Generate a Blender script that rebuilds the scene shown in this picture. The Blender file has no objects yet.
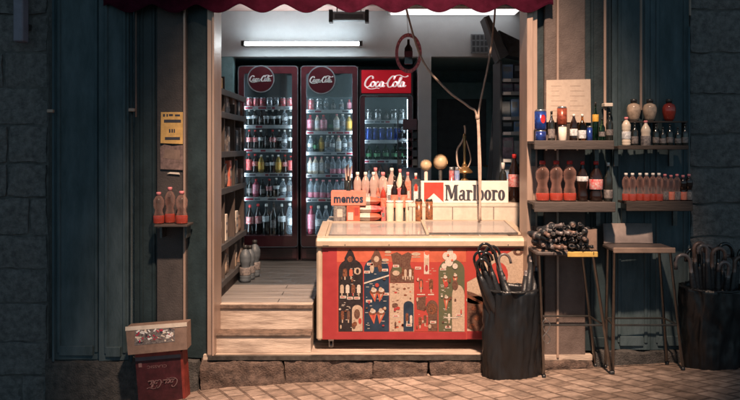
import bpy, math, random
from mathutils import Vector, Matrix, noise
random.seed(7)
R = math.radians
sc = bpy.context.scene
col = sc.collection
# ------------------------------------------------------------------ materials
MATS = {}
def mat(name, c, rough=.5, metal=0, var=.12, vs=12, bump=0, bs=60, coat=0, spec=.5, c2=None, stretch=(1,1,1)):
    if name in MATS: return MATS[name]
    m = bpy.data.materials.new(name); m.use_nodes = True; MATS[name] = m
    nt = m.node_tree; b = nt.nodes['Principled BSDF']
    b.inputs['Roughness'].default_value = rough; b.inputs['Metallic'].default_value = metal
    b.inputs['Coat Weight'].default_value = coat; b.inputs['Specular IOR Level'].default_value = spec
    tc = nt.nodes.new('ShaderNodeTexCoord'); mp = nt.nodes.new('ShaderNodeMapping')
    mp.inputs['Scale'].default_value = stretch
    nt.links.new(tc.outputs['Object'], mp.inputs['Vector'])
    n = nt.nodes.new('ShaderNodeTexNoise'); n.inputs['Scale'].default_value = vs; n.inputs['Detail'].default_value = 6
    n.inputs['Roughness'].default_value = .65
    nt.links.new(mp.outputs[0], n.inputs['Vector'])
    r = nt.nodes.new('ShaderNodeValToRGB')
    d = c2 if c2 else tuple(max(0, v*(1-var*2.2)) for v in c)
    e = tuple(min(1, v*(1+var)) for v in c)
    r.color_ramp.elements[0].position = .32; r.color_ramp.elements[0].color = (*d, 1)
    r.color_ramp.elements[1].position = .66; r.color_ramp.elements[1].color = (*e, 1)
    nt.links.new(n.outputs[0], r.inputs[0]); nt.links.new(r.outputs[0], b.inputs['Base Color'])
    mr = nt.nodes.new('ShaderNodeMapRange'); mr.inputs['To Min'].default_value = max(.02, rough-.12); mr.inputs['To Max'].default_value = min(1, rough+.15)
    nt.links.new(n.outputs[0], mr.inputs[0]); nt.links.new(mr.outputs[0], b.inputs['Roughness'])
    if bump:
        n2 = nt.nodes.new('ShaderNodeTexNoise'); n2.inputs['Scale'].default_value = bs; n2.inputs['Detail'].default_value = 5
        nt.links.new(mp.outputs[0], n2.inputs['Vector'])
        bp = nt.nodes.new('ShaderNodeBump'); bp.inputs['Strength'].default_value = bump; bp.inputs['Distance'].default_value = .01
        nt.links.new(n2.outputs[0], bp.inputs['Height']); nt.links.new(bp.outputs[0], b.inputs['Normal'])
    return m
def emit(name, c, s):
    m = bpy.data.materials.new(name); m.use_nodes = True; MATS[name] = m
    b = m.node_tree.nodes['Principled BSDF']
    b.inputs['Base Color'].default_value = (*c, 1); b.inputs['Emission Color'].default_value = (*c, 1)
    b.inputs['Emission Strength'].default_value = s
    return m
def liquid(name, c, rough=.05, tr=1., ior=1.4):
    m = bpy.data.materials.new(name); m.use_nodes = True; MATS[name] = m
    b = m.node_tree.nodes['Principled BSDF']
    b.inputs['Base Color'].default_value = (*c, 1); b.inputs['Roughness'].default_value = rough
    b.inputs['Transmission Weight'].default_value = tr; b.inputs['IOR'].default_value = ior
    return m
def pane(name, tint=(.9,.95,.95), mixf=.12, rough=.03):
    m = bpy.data.materials.new(name); m.use_nodes = True; MATS[name] = m
    nt = m.node_tree; nt.nodes.remove(nt.nodes['Principled BSDF']); out = nt.nodes['Material Output']
    t = nt.nodes.new('ShaderNodeBsdfTransparent'); t.inputs[0].default_value = (*tint, 1)
    g = nt.nodes.new('ShaderNodeBsdfGlossy'); g.inputs['Roughness'].default_value = rough
    f = nt.nodes.new('ShaderNodeFresnel'); f.inputs[0].default_value = 1.5
    a = nt.nodes.new('ShaderNodeMath'); a.operation = 'ADD'; a.inputs[1].default_value = mixf; a.use_clamp = True
    nt.links.new(f.outputs[0], a.inputs[0])
    x = nt.nodes.new('ShaderNodeMixShader'); nt.links.new(a.outputs[0], x.inputs[0])
    nt.links.new(t.outputs[0], x.inputs[1]); nt.links.new(g.outputs[0], x.inputs[2]); nt.links.new(x.outputs[0], out.inputs[0])
    return m

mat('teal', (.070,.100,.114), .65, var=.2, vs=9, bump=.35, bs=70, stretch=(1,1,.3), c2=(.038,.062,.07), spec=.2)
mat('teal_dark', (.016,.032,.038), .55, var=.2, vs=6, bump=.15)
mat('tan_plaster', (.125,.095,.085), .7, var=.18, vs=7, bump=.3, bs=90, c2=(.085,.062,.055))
mat('plaster_shaded', (.06,.05,.048), .7, var=.18, vs=7, bump=.3, bs=90, c2=(.04,.034,.033))  # tan plaster darkened: weaker light on the left pillar put into the colour
mat('jamb', (.42,.30,.24), .38, metal=.25, var=.12, vs=9, bump=.08, stretch=(1,1,.15))
mat('bolt_brown', (.17,.10,.08), .5)
mat('floor_unlit', (.075,.08,.085), .45, var=.2, vs=5, bump=.1, stretch=(.4,3,3))  # back part of the floor, missing lamp light painted in as a dark tone
mat('jamb_dark', (.10,.08,.07), .5, var=.15)
mat('stone', (.15,.142,.138), .9, var=.35, vs=22, bump=1, bs=90, c2=(.075,.074,.073))
mat('stone_dark', (.07,.064,.06), .9, var=.35, vs=22, bump=1, bs=90, c2=(.03,.03,.03))
mat('mortar', (.12,.115,.11), .95, var=.2, bump=.5)
mat('threshold_stone', (.115,.078,.062), .9, var=.4, vs=22, bump=1, bs=80, c2=(.04,.028,.024))
mat('boards', (.48,.39,.32), .6, var=.25, vs=6, bump=.35, bs=40, stretch=(.5,4,3.5), c2=(.21,.15,.12))
mat('nosing', (.15,.10,.075), .7, var=.3, vs=18, bump=.3)
mat('white_wall', (.64,.69,.72), .8, var=.05, vs=3, bump=.1, bs=80)
mat('niche', (.24,.40,.43), .7, var=.1)
mat('ceiling', (.60,.42,.38), .8, var=.05)
mat('white_paint', (.8,.8,.78), .5, var=.05)
mat('cream', (.47,.375,.285), .4, var=.08, vs=6, bump=.05, coat=.1, c2=(.37,.285,.21))
mat('cream_pl', (.60,.51,.43), .35, var=.08)
mat('fr_red', (.13,.022,.032), .35, var=.15, coat=.3)
mat('fr_dark', (.06,.02,.026), .4, var=.15, coat=.2)
mat('fr_inner', (.36,.42,.45), .6, var=.05)
mat('fr_back', (.06,.08,.09), .6, var=.1)
mat('coke_red', (.33,.006,.02), .35, var=.1, coat=.3)
mat('disc_red', (.085,.005,.013), .4, var=.08)
mat('white', (.82,.8,.78), .5, var=.05)
mat('bright_white', (.88,.88,.88), .5, var=.02)
mat('offwhite', (.72,.62,.52), .6, var=.1)
mat('black', (.015,.016,.018), .4, var=.1)
mat('blackgloss', (.012,.013,.015), .15, var=.1, coat=.4)
mat('bag', (.008,.009,.011), .38, var=.2, vs=6, bump=1, bs=14, stretch=(1,1,.3))
mat('metal', (.42,.40,.38), .3, metal=.9, var=.1)
mat('dmetal', (.14,.135,.13), .35, metal=.8, var=.2, vs=20)
mat('cap_red', (.55,.03,.03), .35)
mat('cap_white', (.8,.75,.7), .35)
mat('cap_pink', (.75,.25,.27), .35)
mat('cap_dark', (.03,.03,.03), .35)
mat('cap_green', (.05,.2,.08), .35)
mat('cola', (.018,.008,.006), .06, var=.1, coat=.6)
mat('cola_glass', (.02,.022,.02), .06, var=.1, coat=.6)
mat('lab_red', (.55,.02,.03), .35, var=.5, vs=45, c2=(.5,.25,.22))
mat('lab_cola', (.50,.02,.025), .35, var=.1, vs=60, c2=(.6,.5,.48))
mat('lab_white', (.72,.72,.72), .4, var=.2, vs=70, c2=(.3,.3,.32))
mat('lab_pink', (.48,.06,.13), .4, var=.3, vs=70, c2=(.55,.38,.4))
mat('lab_yellow', (.6,.40,.08), .4, var=.25, vs=50, c2=(.6,.25,.03))
mat('lab_blue', (.03,.09,.32), .4, var=.3, vs=40, c2=(.3,.33,.38))
mat('lab_orange', (.50,.075,.04), .4, var=.3, vs=50, c2=(.6,.28,.2))
mat('lab_green', (.05,.2,.08), .4, var=.3, vs=50)
mat('lab_dark', (.05,.045,.05), .4, var=.4, vs=60, c2=(.3,.26,.24))
mat('can_red', (.45,.015,.03), .25, metal=.5, var=.3, vs=40, c2=(.6,.4,.4))
mat('can_blue', (.02,.07,.33), .22, metal=.5, var=.2, vs=30, c2=(.03,.03,.12))
mat('can_silver', (.45,.45,.46), .25, metal=.8, var=.2, vs=30)
mat('can_black', (.03,.025,.025), .3, metal=.3, var=.5, vs=50, c2=(.5,.18,.07))
mat('can_brown', (.30,.07,.04), .3, metal=.3, var=.3, vs=40)
mat('juice_y', (.38,.25,.06), .15, var=.1, coat=.4)
mat('juice_p', (.30,.05,.08), .15, var=.1, coat=.4)
mat('milk', (.72,.6,.48), .25, var=.08, coat=.3)
mat('juice_r', (.45,.05,.03), .12, var=.2, coat=.5)
def plastic(name, c, f, rough=.12):
    m = bpy.data.materials.new(name); m.use_nodes = True; MATS[name] = m
    nt = m.node_tree; b = nt.nodes['Principled BSDF']; b.inputs['Base Color'].default_value = (*c,1); b.inputs['Roughness'].default_value = rough
    b.inputs['Coat Weight'].default_value = .6
    t = nt.nodes.new('ShaderNodeBsdfTransparent'); t.inputs[0].default_value = (.95,.94,.94,1)
    lw = nt.nodes.new('ShaderNodeLayerWeight'); lw.inputs[0].default_value = .35
    a = nt.nodes.new('ShaderNodeMath'); a.operation = 'MULTIPLY_ADD'; a.inputs[1].default_value = .6; a.inputs[2].default_value = f; a.use_clamp = True
    nt.links.new(lw.outputs['Facing'], a.inputs[0])
    x = nt.nodes.new('ShaderNodeMixShader'); nt.links.new(a.outputs[0], x.inputs[0]); nt.links.new(t.outputs[0], x.inputs[1]); nt.links.new(b.outputs[0], x.inputs[2])
    nt.links.new(x.outputs[0], nt.nodes['Material Output'].inputs[0]); return m
plastic('clear', (.66,.36,.29), .06)
plastic('red_clear', (.50,.06,.035), .5)
plastic('pink_clear', (.72,.52,.45), .42)
mat('jar_cream', (.55,.40,.29), .3, var=.2, vs=25, coat=.3)
mat('box_pink', (.62,.22,.16), .45, var=.1)
plastic('clear_cold', (.55,.62,.68), .22)
liquid('amber', (.5,.2,.05))
liquid('green_glass', (.15,.4,.2))
mat('strip', (.72,.74,.76), .4, var=.08)
mat('tag_red', (.5,.04,.08), .5); mat('tag_dark', (.12,.10,.12), .5)
mat('paper', (.46,.37,.30), .8, var=.06, vs=30, c2=(.41,.32,.26))
mat('ink', (.045,.045,.06), .6)
mat('ink_soft', (.38,.29,.23), .8)
mat('ylw', (.70,.42,.14), .7, var=.12, vs=25)
mat('purple', (.22,.145,.13), .7, var=.25, vs=30)
mat('p_red', (.36,.046,.036), .45, var=.05, vs=3)
mat('p_red2', (.30,.03,.033), .45, var=.05)
mat('p_orange', (.45,.10,.055), .45, var=.1)
mat('p_navy', (.014,.032,.06), .45, var=.15)
mat('p_black', (.022,.016,.018), .45, var=.2, vs=60)
mat('p_cream', (.43,.32,.24), .45, var=.12, vs=90)
mat('p_green', (.055,.065,.035), .45, var=.3, vs=40, c2=(.10,.09,.05))
mat('p_brown', (.17,.06,.03), .45, var=.4, vs=110, c2=(.04,.015,.01))
mat('p_choc', (.05,.018,.014), .4, var=.4, vs=90, c2=(.16,.09,.06))
mat('p_white', (.52,.45,.39), .45, var=.15, vs=120)
mat('sign_red', (.55,.06,.04), .4)
mat('sign_white', (.78,.72,.66), .45, var=.04)
mat('awning', (.042,.005,.014), .95, var=.2, vs=10, bump=.2, bs=150, spec=.03)
mat('awning_trim', (.035,.004,.012), .95, spec=.03)
mat('shelfwood', (.05,.036,.03), .7, var=.25, vs=10, bump=.3, stretch=(.3,3,3))
mat('shelfgrey', (.07,.055,.05), .6, var=.2, vs=12, bump=.2, stretch=(.3,3,3))
mat('unitwood', (.085,.062,.052), .7, var=.25, vs=8, bump=.2, stretch=(3,3,.4))
mat('unitshelf', (.075,.07,.07), .6, var=.2)
mat('crate_red', (.055,.009,.013), .5, var=.25, vs=14, bump=.1)
mat('crate_grey', (.10,.085,.10), .6, var=.1)
mat('crate_edge', (.24,.035,.025), .5, var=.2)
mat('crate_ink', (.20,.11,.11), .6)
mat('card_tan', (.24,.16,.125), .6, var=.12, vs=20)
mat('seat_back', (.23,.185,.17), .5, var=.1)
mat('seat_grey', (.075,.06,.057), .5, var=.12, vs=15)
mat('seat_edge', (.26,.18,.14), .45, var=.1)
mat('seat_yellow', (.55,.36,.10), .45, var=.1)
mat('brass', (.45,.27,.12), .3, metal=.8, var=.2)
mat('cord', (.52,.40,.33), .7, var=.15)
mat('cord_cold', (.40,.33,.30), .7, var=.15)
mat('ring', (.5,.16,.22), .5, var=.3, vs=30)
mat('slate', (.085,.10,.115), .5, var=.15)
mat('slate_light', (.26,.30,.33), .5, var=.15)
mat('carton_blue', (.12,.24,.46), .4, var=.4, vs=20, c2=(.32,.40,.46))
mat('carton_plum', (.28,.22,.28), .5, var=.3, vs=20)
mat('carton_dark', (.05,.06,.07), .5, var=.3, vs=20)
mat('bulb', (.60,.44,.27), .4, var=.05)
mat('umb', (.014,.016,.02), .45, var=.2, bump=.3, bs=80)
mat('umb_grey', (.13,.11,.11), .3, var=.2, coat=.3)
mat('umb_brown', (.16,.10,.08), .35, var=.25, coat=.3)
mat('pipe', (.20,.19,.24), .5, var=.1)
emit('tube', (.86,.96,1.), 26)
emit('panel_light', (1,.97,.97), 1.1)
emit('backlit', (.62,.010,.025), .30)
emit('backlit_white', (1,.85,.85), .45)
emit('fridge_led', (.80,.92,1.), 15)
pane('glass_door', (.86,.93,.95), .03)
plastic('lid_glass', (.5,.5,.5), .04, .12)
pane('clear_plastic', (.85,.84,.84), .12, .2)
# board floor with plank seams
def planks():
    m = mat('floorboards', (.30,.27,.25), .5, var=.2, vs=6, bump=0, stretch=(.4,5,5), c2=(.19,.17,.16))
    nt = m.node_tree; b = nt.nodes['Principled BSDF']
    tc = nt.nodes.new('ShaderNodeTexCoord'); w = nt.nodes.new('ShaderNodeTexBrick')
    w.inputs['Scale'].default_value = 1; w.inputs['Brick Width'].default_value = 1.4; w.inputs['Row Height'].default_value = .13
    w.inputs['Mortar Size'].default_value = .004; w.inputs['Color1'].default_value = (1,1,1,1); w.inputs['Color2'].default_value = (.8,.8,.8,1)
    w.inputs['Mortar'].default_value = (.2,.2,.2,1)
    nt.links.new(tc.outputs['Object'], w.inputs['Vector'])
    mx = nt.nodes.new('ShaderNodeMix'); mx.data_type = 'RGBA'; mx.blend_type = 'MULTIPLY'; mx.inputs[0].default_value = 1
    old = b.inputs['Base Color'].links[0].from_socket
    nt.links.new(old, mx.inputs[6]); nt.links.new(w.outputs['Color'], mx.inputs[7]); nt.links.new(mx.outputs[2], b.inputs['Base Color'])
planks()
def paving():
    m = mat('paving', (.40,.30,.245), .8, var=.3, vs=9, bump=0, c2=(.17,.125,.10))
    nt = m.node_tree; b = nt.nodes['Principled BSDF']
    tc = nt.nodes.new('ShaderNodeTexCoord'); mp = nt.nodes.new('ShaderNodeMapping')
    mp.inputs['Rotation'].default_value = (0,0,R(66))
    ns = nt.nodes.new('ShaderNodeTexNoise'); ns.inputs['Scale'].default_value = 7; ns.inputs['Detail'].default_value = 5
    va = nt.nodes.new('ShaderNodeMix'); va.data_type = 'RGBA'; va.blend_type = 'LINEAR_LIGHT'; va.inputs[0].default_value = .035
    nt.links.new(tc.outputs['Object'], va.inputs[6]); nt.links.new(ns.outputs['Color'], va.inputs[7])
    nt.links.new(va.outputs[2], mp.inputs['Vector'])
    w = nt.nodes.new('ShaderNodeTexBrick'); w.inputs['Scale'].default_value = 1
    w.inputs['Brick Width'].default_value = .20; w.inputs['Row Height'].default_value = .125; w.inputs['Mortar Size'].default_value = .009
    w.inputs['Mortar Smooth'].default_value = .35; w.offset = .42
    w.inputs['Color1'].default_value = (1,1,1,1); w.inputs['Color2'].default_value = (.60,.57,.55,1); w.inputs['Mortar'].default_value = (.45,.41,.39,1)
    nt.links.new(mp.outputs[0], w.inputs['Vector'])
    mx = nt.nodes.new('ShaderNodeMix'); mx.data_type = 'RGBA'; mx.blend_type = 'MULTIPLY'; mx.inputs[0].default_value = 1
    old = b.inputs['Base Color'].links[0].from_socket
    nt.links.new(old, mx.inputs[6]); nt.links.new(w.outputs['Color'], mx.inputs[7]); nt.links.new(mx.outputs[2], b.inputs['Base Color'])
    n2 = nt.nodes.new('ShaderNodeTexNoise'); n2.inputs['Scale'].default_value = 34; n2.inputs['Detail'].default_value = 8; n2.inputs['Roughness'].default_value = .7
    ad = nt.nodes.new('ShaderNodeMath'); ad.operation = 'MULTIPLY_ADD'; ad.inputs[1].default_value = -1.0
    sc2 = nt.nodes.new('ShaderNodeMath'); sc2.operation = 'MULTIPLY'; sc2.inputs[1].default_value = 1.5
    nt.links.new(n2.outputs[0], sc2.inputs[0]); nt.links.new(w.outputs['Fac'], ad.inputs[0]); nt.links.new(sc2.outputs[0], ad.inputs[2])
    bp = nt.nodes.new('ShaderNodeBump'); bp.inputs['Strength'].default_value = 1; bp.inputs['Distance'].default_value = .02
    nt.links.new(ad.outputs[0], bp.inputs['Height']); nt.links.new(bp.outputs[0], b.inputs['Normal'])
paving()

# ------------------------------------------------------------------ mesh builder
ORG = {}
class MB:
    def __init__(s): s.v = []; s.f = []; s.m = []; s.s = []; s.names = []
    def mi(s, m):
        if m not in s.names: s.names.append(m)
        return s.names.index(m)
    def add(s, vs, fs, m, smooth=False, M=None):
        o = len(s.v); i = s.mi(m)
        s.v += [tuple(M @ Vector(v)) if M else tuple(v) for v in vs]
        for f in fs: s.f.append(tuple(o+k for k in f)); s.m.append(i); s.s.append(smooth)
        return s
    def box(s, x0, x1, y0, y1, z0, z1, m, M=None, bev=0):
        if bev:
            b = min(bev, (x1-x0)*.45, (y1-y0)*.45, (z1-z0)*.45)
            vs = []; idx = {}
            for sx in (0,1):
                for sy in (0,1):
                    for sz in (0,1):
                        X, Y, Z = (x0,x1)[sx], (y0,y1)[sy], (z0,z1)[sz]
                        dx, dy, dz = (b,-b)[sx], (b,-b)[sy], (b,-b)[sz]
                        idx[sx,sy,sz] = len(vs)
                        vs += [(X, Y+dy, Z+dz), (X+dx, Y, Z+dz), (X+dx, Y+dy, Z)]
            g = lambda a,b_,c,k: idx[a,b_,c]+k
            fs = []
            for sx in (0,1): fs.append([g(sx,0,0,0), g(sx,1,0,0), g(sx,1,1,0), g(sx,0,1,0)][::1 if sx else -1])
            for sy in (0,1): fs.append([g(0,sy,0,1), g(1,sy,0,1), g(1,sy,1,1), g(0,sy,1,1)][::-1 if sy else 1])
            for sz in (0,1): fs.append([g(0,0,sz,2), g(1,0,sz,2), g(1,1,sz,2), g(0,1,sz,2)][::1 if sz else -1])
            for sx in (0,1):
                for sy in (0,1): fs.append([g(sx,sy,0,0), g(sx,sy,1,0), g(sx,sy,1,1), g(sx,sy,0,1)])
            for sx in (0,1):
                for sz in (0,1): fs.append([g(sx,0,sz,0), g(sx,1,sz,0), g(sx,1,sz,2), g(sx,0,sz,2)])
            for sy in (0,1):
                for sz in (0,1): fs.append([g(0,sy,sz,1), g(1,sy,sz,1), g(1,sy,sz,2), g(0,sy,sz,2)])
            for k in idx.values(): fs.append([k, k+1, k+2])
            return s.add(vs, fs, m, False, M)
        vs = [(x0,y0,z0),(x1,y0,z0),(x1,y1,z0),(x0,y1,z0),(x0,y0,z1),(x1,y0,z1),(x1,y1,z1),(x0,y1,z1)]
        return s.add(vs, [(3,2,1,0),(4,5,6,7),(0,1,5,4),(1,2,6,5),(2,3,7,6),(3,0,4,7)], m, False, M)
    def lathe(s, prof, m, n=14, c=(0,0,0), M=None, smooth=True, sx=1, sy=1):
        vs = []; fs = []
        for r, z in prof:
            for k in range(n):
                a = 2*math.pi*k/n; vs.append((c[0]+r*sx*math.cos(a), c[1]+r*sy*math.sin(a), c[2]+z))
        for i in range(len(prof)-1):
            for k in range(n): fs.append((i*n+k, i*n+(k+1)%n, (i+1)*n+(k+1)%n, (i+1)*n+k))
        fs.append(tuple(range(n))[::-1]); fs.append(tuple((len(prof)-1)*n+k for k in range(n)))
        return s.add(vs, fs, m, smooth, M)
    def tube(s, pts, r, m, n=6, M=None):
        pts = [Vector(p) for p in pts]; vs = []; fs = []
        rr = r if isinstance(r, (list, tuple)) else [r]*len(pts)
        up = Vector((0,0,1))
        for i, p in enumerate(pts):
            d = (pts[min(i+1, len(pts)-1)]-pts[max(i-1, 0)]).normalized()
            u = d.cross(Vector((0,1,0)) if abs(d.y) < .9 else Vector((1,0,0))).normalized(); w = d.cross(u)
            for k in range(n):
                a = 2*math.pi*k/n; vs.append(p+(u*math.cos(a)+w*math.sin(a))*rr[i])
        for i in range(len(pts)-1):
            for k in range(n): fs.append((i*n+k, i*n+(k+1)%n, (i+1)*n+(k+1)%n, (i+1)*n+k))
        fs.append(tuple(range(n))); fs.append(tuple((len(pts)-1)*n+k for k in range(n)))
        return s.add(vs, fs, m, True, M)
    def plate(s, pts, y, t, m, M=None):      # outline in x,z facing -y, thickness t behind y
        n = len(pts)
        vs = [(p[0], y, p[1]) for p in pts]+[(p[0], y+t, p[1]) for p in pts]
        fs = [tuple(range(n)), tuple(range(2*n-1, n-1, -1))]+[(i, i+n, (i+1)%n+n, (i+1)%n) for i in range(n)]
        return s.add(vs, fs, m, False, M)
    def ribbon(s, pts, ws, y, t, m, M=None): # flat stroke in x,z, thickness t
        n = len(pts); L = []; Rr = []
        for i, p in enumerate(pts):
            a = pts[max(i-1,0)]; b = pts[min(i+1,n-1)]
            dx, dz = b[0]-a[0], b[1]-a[1]; l = math.hypot(dx, dz) or 1; nx, nz = -dz/l, dx/l
            w = ws[i]/2; L.append((p[0]+nx*w, p[1]+nz*w)); Rr.append((p[0]-nx*w, p[1]-nz*w))
        vs = []; fs = []
        for yy in (y, y+t):
            for i in range(n): vs += [(L[i][0], yy, L[i][1]), (Rr[i][0], yy, Rr[i][1])]
        for i in range(n-1):
            a = 2*i; fs.append((a, a+1, a+3, a+2)); b = a+2*n
            fs.append((b+2, b+3, b+1, b)); fs.append((a, a+2, b+2, b)); fs.append((a+3, a+1, b+1, b+3))
        return s.add(vs, fs, m, False, M)
    def build(s, name, parent=None, loc=None):
        # vertices are in world space when parent/loc given with an origin
        o0 = Vector(loc) if loc is not None else (ORG.get(parent.name, Vector((0,0,0))) if parent else Vector((0,0,0)))
        me = bpy.data.meshes.new(name)
        me.from_pydata([tuple(Vector(v)-o0) for v in s.v], [], s.f)
        for n in s.names: me.materials.append(MATS[n])
        me.polygons.foreach_set('material_index', s.m); me.polygons.foreach_set('use_smooth', s.s)
        me.update()
        o = bpy.data.objects.new(name, me); col.objects.link(o)
        if parent: o.parent = parent; ORG[o.name] = o0
        elif loc is not None: o.location = loc; ORG[o.name] = o0
        return o
def tag(o, label, cat, group=None, kind=None):
    o['label'] = label; o['category'] = cat
    if group: o['group'] = group
    if kind: o['kind'] = kind
    return o
def thing(name, label, cat, loc=(0,0,0), group=None):
    o = bpy.data.objects.new(name, None); o.empty_display_size = .1; col.objects.link(o); o.location = loc
    ORG[o.name] = Vector(loc); return tag(o, label, cat, group)
def struct(o): o['kind'] = 'structure'; return o
CY, CZ, F = -5.0, 1.65, 695.0
def X(px, Y): return (px-370)/F*(Y-CY)
def Z(py, Y): return CZ-(py-145)/F*(Y-CY)
ORD = ['first','second','third','fourth','fifth','sixth','seventh','eighth','ninth','tenth','eleventh','twelfth','thirteenth','fourteenth']
def catmull(P, n=6):
    out = []
    for i in range(len(P)-1):
        p0 = P[max(i-1,0)]; p1 = P[i]; p2 = P[i+1]; p3 = P[min(i+2,len(P)-1)]
        for k in range(n):
            t = k/n
            out.append(tuple(.5*((2*b)+(-a+c)*t+(2*a-5*b+4*c-d)*t*t+(-a+3*b-3*c+d)*t**3) for a,b,c,d in zip(p0,p1,p2,p3)))
    out.append(tuple(P[-1])); return out
def rot_y(a, c):  # roll in the facade plane about point c
    return Matrix.Translation(c) @ Matrix.Rotation(a, 4, 'Y') @ Matrix.Translation(-Vector(c))

# ------------------------------------------------------------------ lettering
def script_logo(mb, cx, cz, w, y, t, m, flip=False, bold=1.):
    S = []
    S.append([(1.35,1.45),(1.3,1.8),(.95,1.95),(.5,1.6),(.2,1.0),(.2,.4),(.5,.05),(.95,.15),(1.2,.45)])
    S.append([(.5,.02),(.9,-.22),(1.5,-.3),(2.2,-.18),(2.8,-.2)])
    S.append([(1.55,.98),(1.3,.8),(1.2,.4),(1.4,.08),(1.7,.2),(1.85,.6),(1.75,.92),(1.55,.98),(1.75,.8),(2.0,.85)])
    S.append([(2.5,.8),(2.35,.98),(2.1,.7),(2.05,.3),(2.25,.06),(2.55,.25),(2.75,.5)])
    S.append([(3.2,.85),(3.0,.98),(2.8,.7),(2.75,.3),(2.95,.06),(3.2,.35),(3.3,.9),(3.25,.4),(3.4,.08),(3.65,.3)])
    S.append([(3.55,.62),(3.95,.72)])
    S.append([(5.0,1.35),(5.1,1.75),(4.8,1.95),(4.4,1.6),(4.1,1.0),(4.1,.4),(4.4,.02),(4.85,.15),(5.1,.5)])
    S.append([(5.0,1.62),(5.3,1.98),(5.9,2.1),(6.5,1.85),(7.0,1.78),(7.4,2.0)])
    S.append([(5.4,.98),(5.15,.8),(5.05,.4),(5.25,.08),(5.55,.2),(5.7,.6),(5.6,.92),(5.4,.98),(5.65,.8),(5.85,.85)])
    S.append([(5.95,.7),(6.25,1.3),(6.28,1.68),(6.08,1.62),(5.95,1.0),(5.95,.3),(6.15,.06),(6.35,.3)])
    S.append([(6.8,.85),(6.6,.98),(6.4,.7),(6.35,.3),(6.55,.06),(6.8,.35),(6.9,.9),(6.85,.4),(7.0,.08),(7.3,.35)])
    k = w/7.6
    for st in S:
        P = catmull(st, 5); ws = []
        for i, p in enumerate(P):
            a = P[max(i-1,0)]; b = P[min(i+1,len(P)-1)]; dx, dz = b[0]-a[0], b[1]-a[1]; l = math.hypot(dx,dz) or 1
            ws.append(k*(.10+.20*abs(dz)/l)*bold)
        f = -1 if flip else 1
        Q = [(cx+f*k*(p[0]+.18*(p[1]-.8)-3.8), cz+f*k*(p[1]-.8)) for p in P]
        mb.ribbon(Q, ws, y, t, m)
def ellipse(cx, cz, rx, rz, n=20, a0=0, a1=360):
    return [(cx+rx*math.cos(R(a0+(a1-a0)*i/n)), cz+rz*math.sin(R(a0+(a1-a0)*i/n))) for i in range(n if a1-a0 == 360 else n+1)]
def ringp(mb, cx, cz, ro, ri, y, t, m, a0=0, a1=360, n=20):
    for i in range(n):
        a, b = R(a0+(a1-a0)*i/n), R(a0+(a1-a0)*(i+1)/n)
        mb.plate([(cx+ro[0]*math.cos(a), cz+ro[1]*math.sin(a)), (cx+ro[0]*math.cos(b), cz+ro[1]*math.sin(b)),
                  (cx+ri[0]*math.cos(b), cz+ri[1]*math.sin(b)), (cx+ri[0]*math.cos(a), cz+ri[1]*math.sin(a))], y, t, m)
def slab_word(mb, word, x0, z0, H, y, t, m):
    x = x0
    def r(a, b, c, d): mb.plate([(x+a*H, z0+c*H), (x+b*H, z0+c*H), (x+b*H, z0+d*H), (x+a*H, z0+d*H)], y, t, m)
    def q(P): mb.plate([(x+a*H, z0+b*H) for a, b in P], y, t, m)
    for ch in word:
        if ch == 'M':
            r(.06,.13,.04,.96); r(.58,.76,.04,.96); q([(.10,.96),(.28,.96),(.46,.25),(.37,.06)]); q([(.58,.96),(.64,.96),(.46,.18),(.38,.1)])
            r(0,.2,0,.05); r(.52,.82,0,.05); r(0,.24,.95,1); r(.6,.82,.95,1); x += .86*H
        elif ch == 'a':
            r(.24,.38,.05,.5); r(.34,.45,0,.05)
            ringp(mb, x+.15*H, z0+.19*H, (.14*H,.19*H), (.05*H,.12*H), y-.0007, t, m, 40, 320, 12)
            r(.14,.26,.33,.39); ringp(mb, x+.22*H, z0+.49*H, (.16*H,.19*H), (.05*H,.14*H), y-.0014, t, m, 0, 165, 9); x += .47*H
        elif ch == 'r':
            r(.06,.2,.04,.66); r(0,.27,0,.05); r(0,.19,.62,.67); ringp(mb, x+.27*H, z0+.50*H, (.12*H,.17*H), (.04*H,.08*H), y-.0007, t, m, 10, 170, 8); x += .41*H
        elif ch == 'l':
            r(.05,.19,.04,.98); r(0,.24,0,.05); r(0,.18,.95,1); x += .27*H
        elif ch == 'b':
            r(.05,.18,.0,.98); r(0,.17,.95,1); ringp(mb, x+.24*H, z0+.34*H, (.18*H,.34*H), (.06*H,.27*H), y-.0007, t, m, -140, 140, 18); x += .46*H
        elif ch == 'o':
            ringp(mb, x+.21*H, z0+.34*H, (.21*H,.34*H), (.065*H,.28*H), y, t, m); x += .45*H
    return x
def text(mb, s, cx, cz, w, h, y, t, m, M=None, flip=False, off=.0):
    cu = bpy.data.curves.new('txt', 'FONT'); cu.body = s; cu.size = 1; cu.offset = off; cu.resolution_u = 3
    ob = bpy.data.objects.new('txt', cu); col.objects.link(ob)
    dg = bpy.context.evaluated_depsgraph_get(); me = bpy.data.meshes.new_from_object(ob.evaluated_get(dg))
    xs = [v.co.x for v in me.vertices]; ys = [v.co.y for v in me.vertices]
    x0, x1, y0, y1 = min(xs), max(xs), min(ys), max(ys); f = -1 if flip else 1
    vs = [(cx+f*((v.co.x-x0)/(x1-x0)-.5)*w, y, cz+f*((v.co.y-y0)/(y1-y0)-.5)*h) for v in me.vertices]
    mb.add(vs, [tuple(p.vertices) for p in me.polygons], m, False, M)
    bpy.data.objects.remove(ob); bpy.data.curves.remove(cu); bpy.data.meshes.remove(me)

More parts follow.
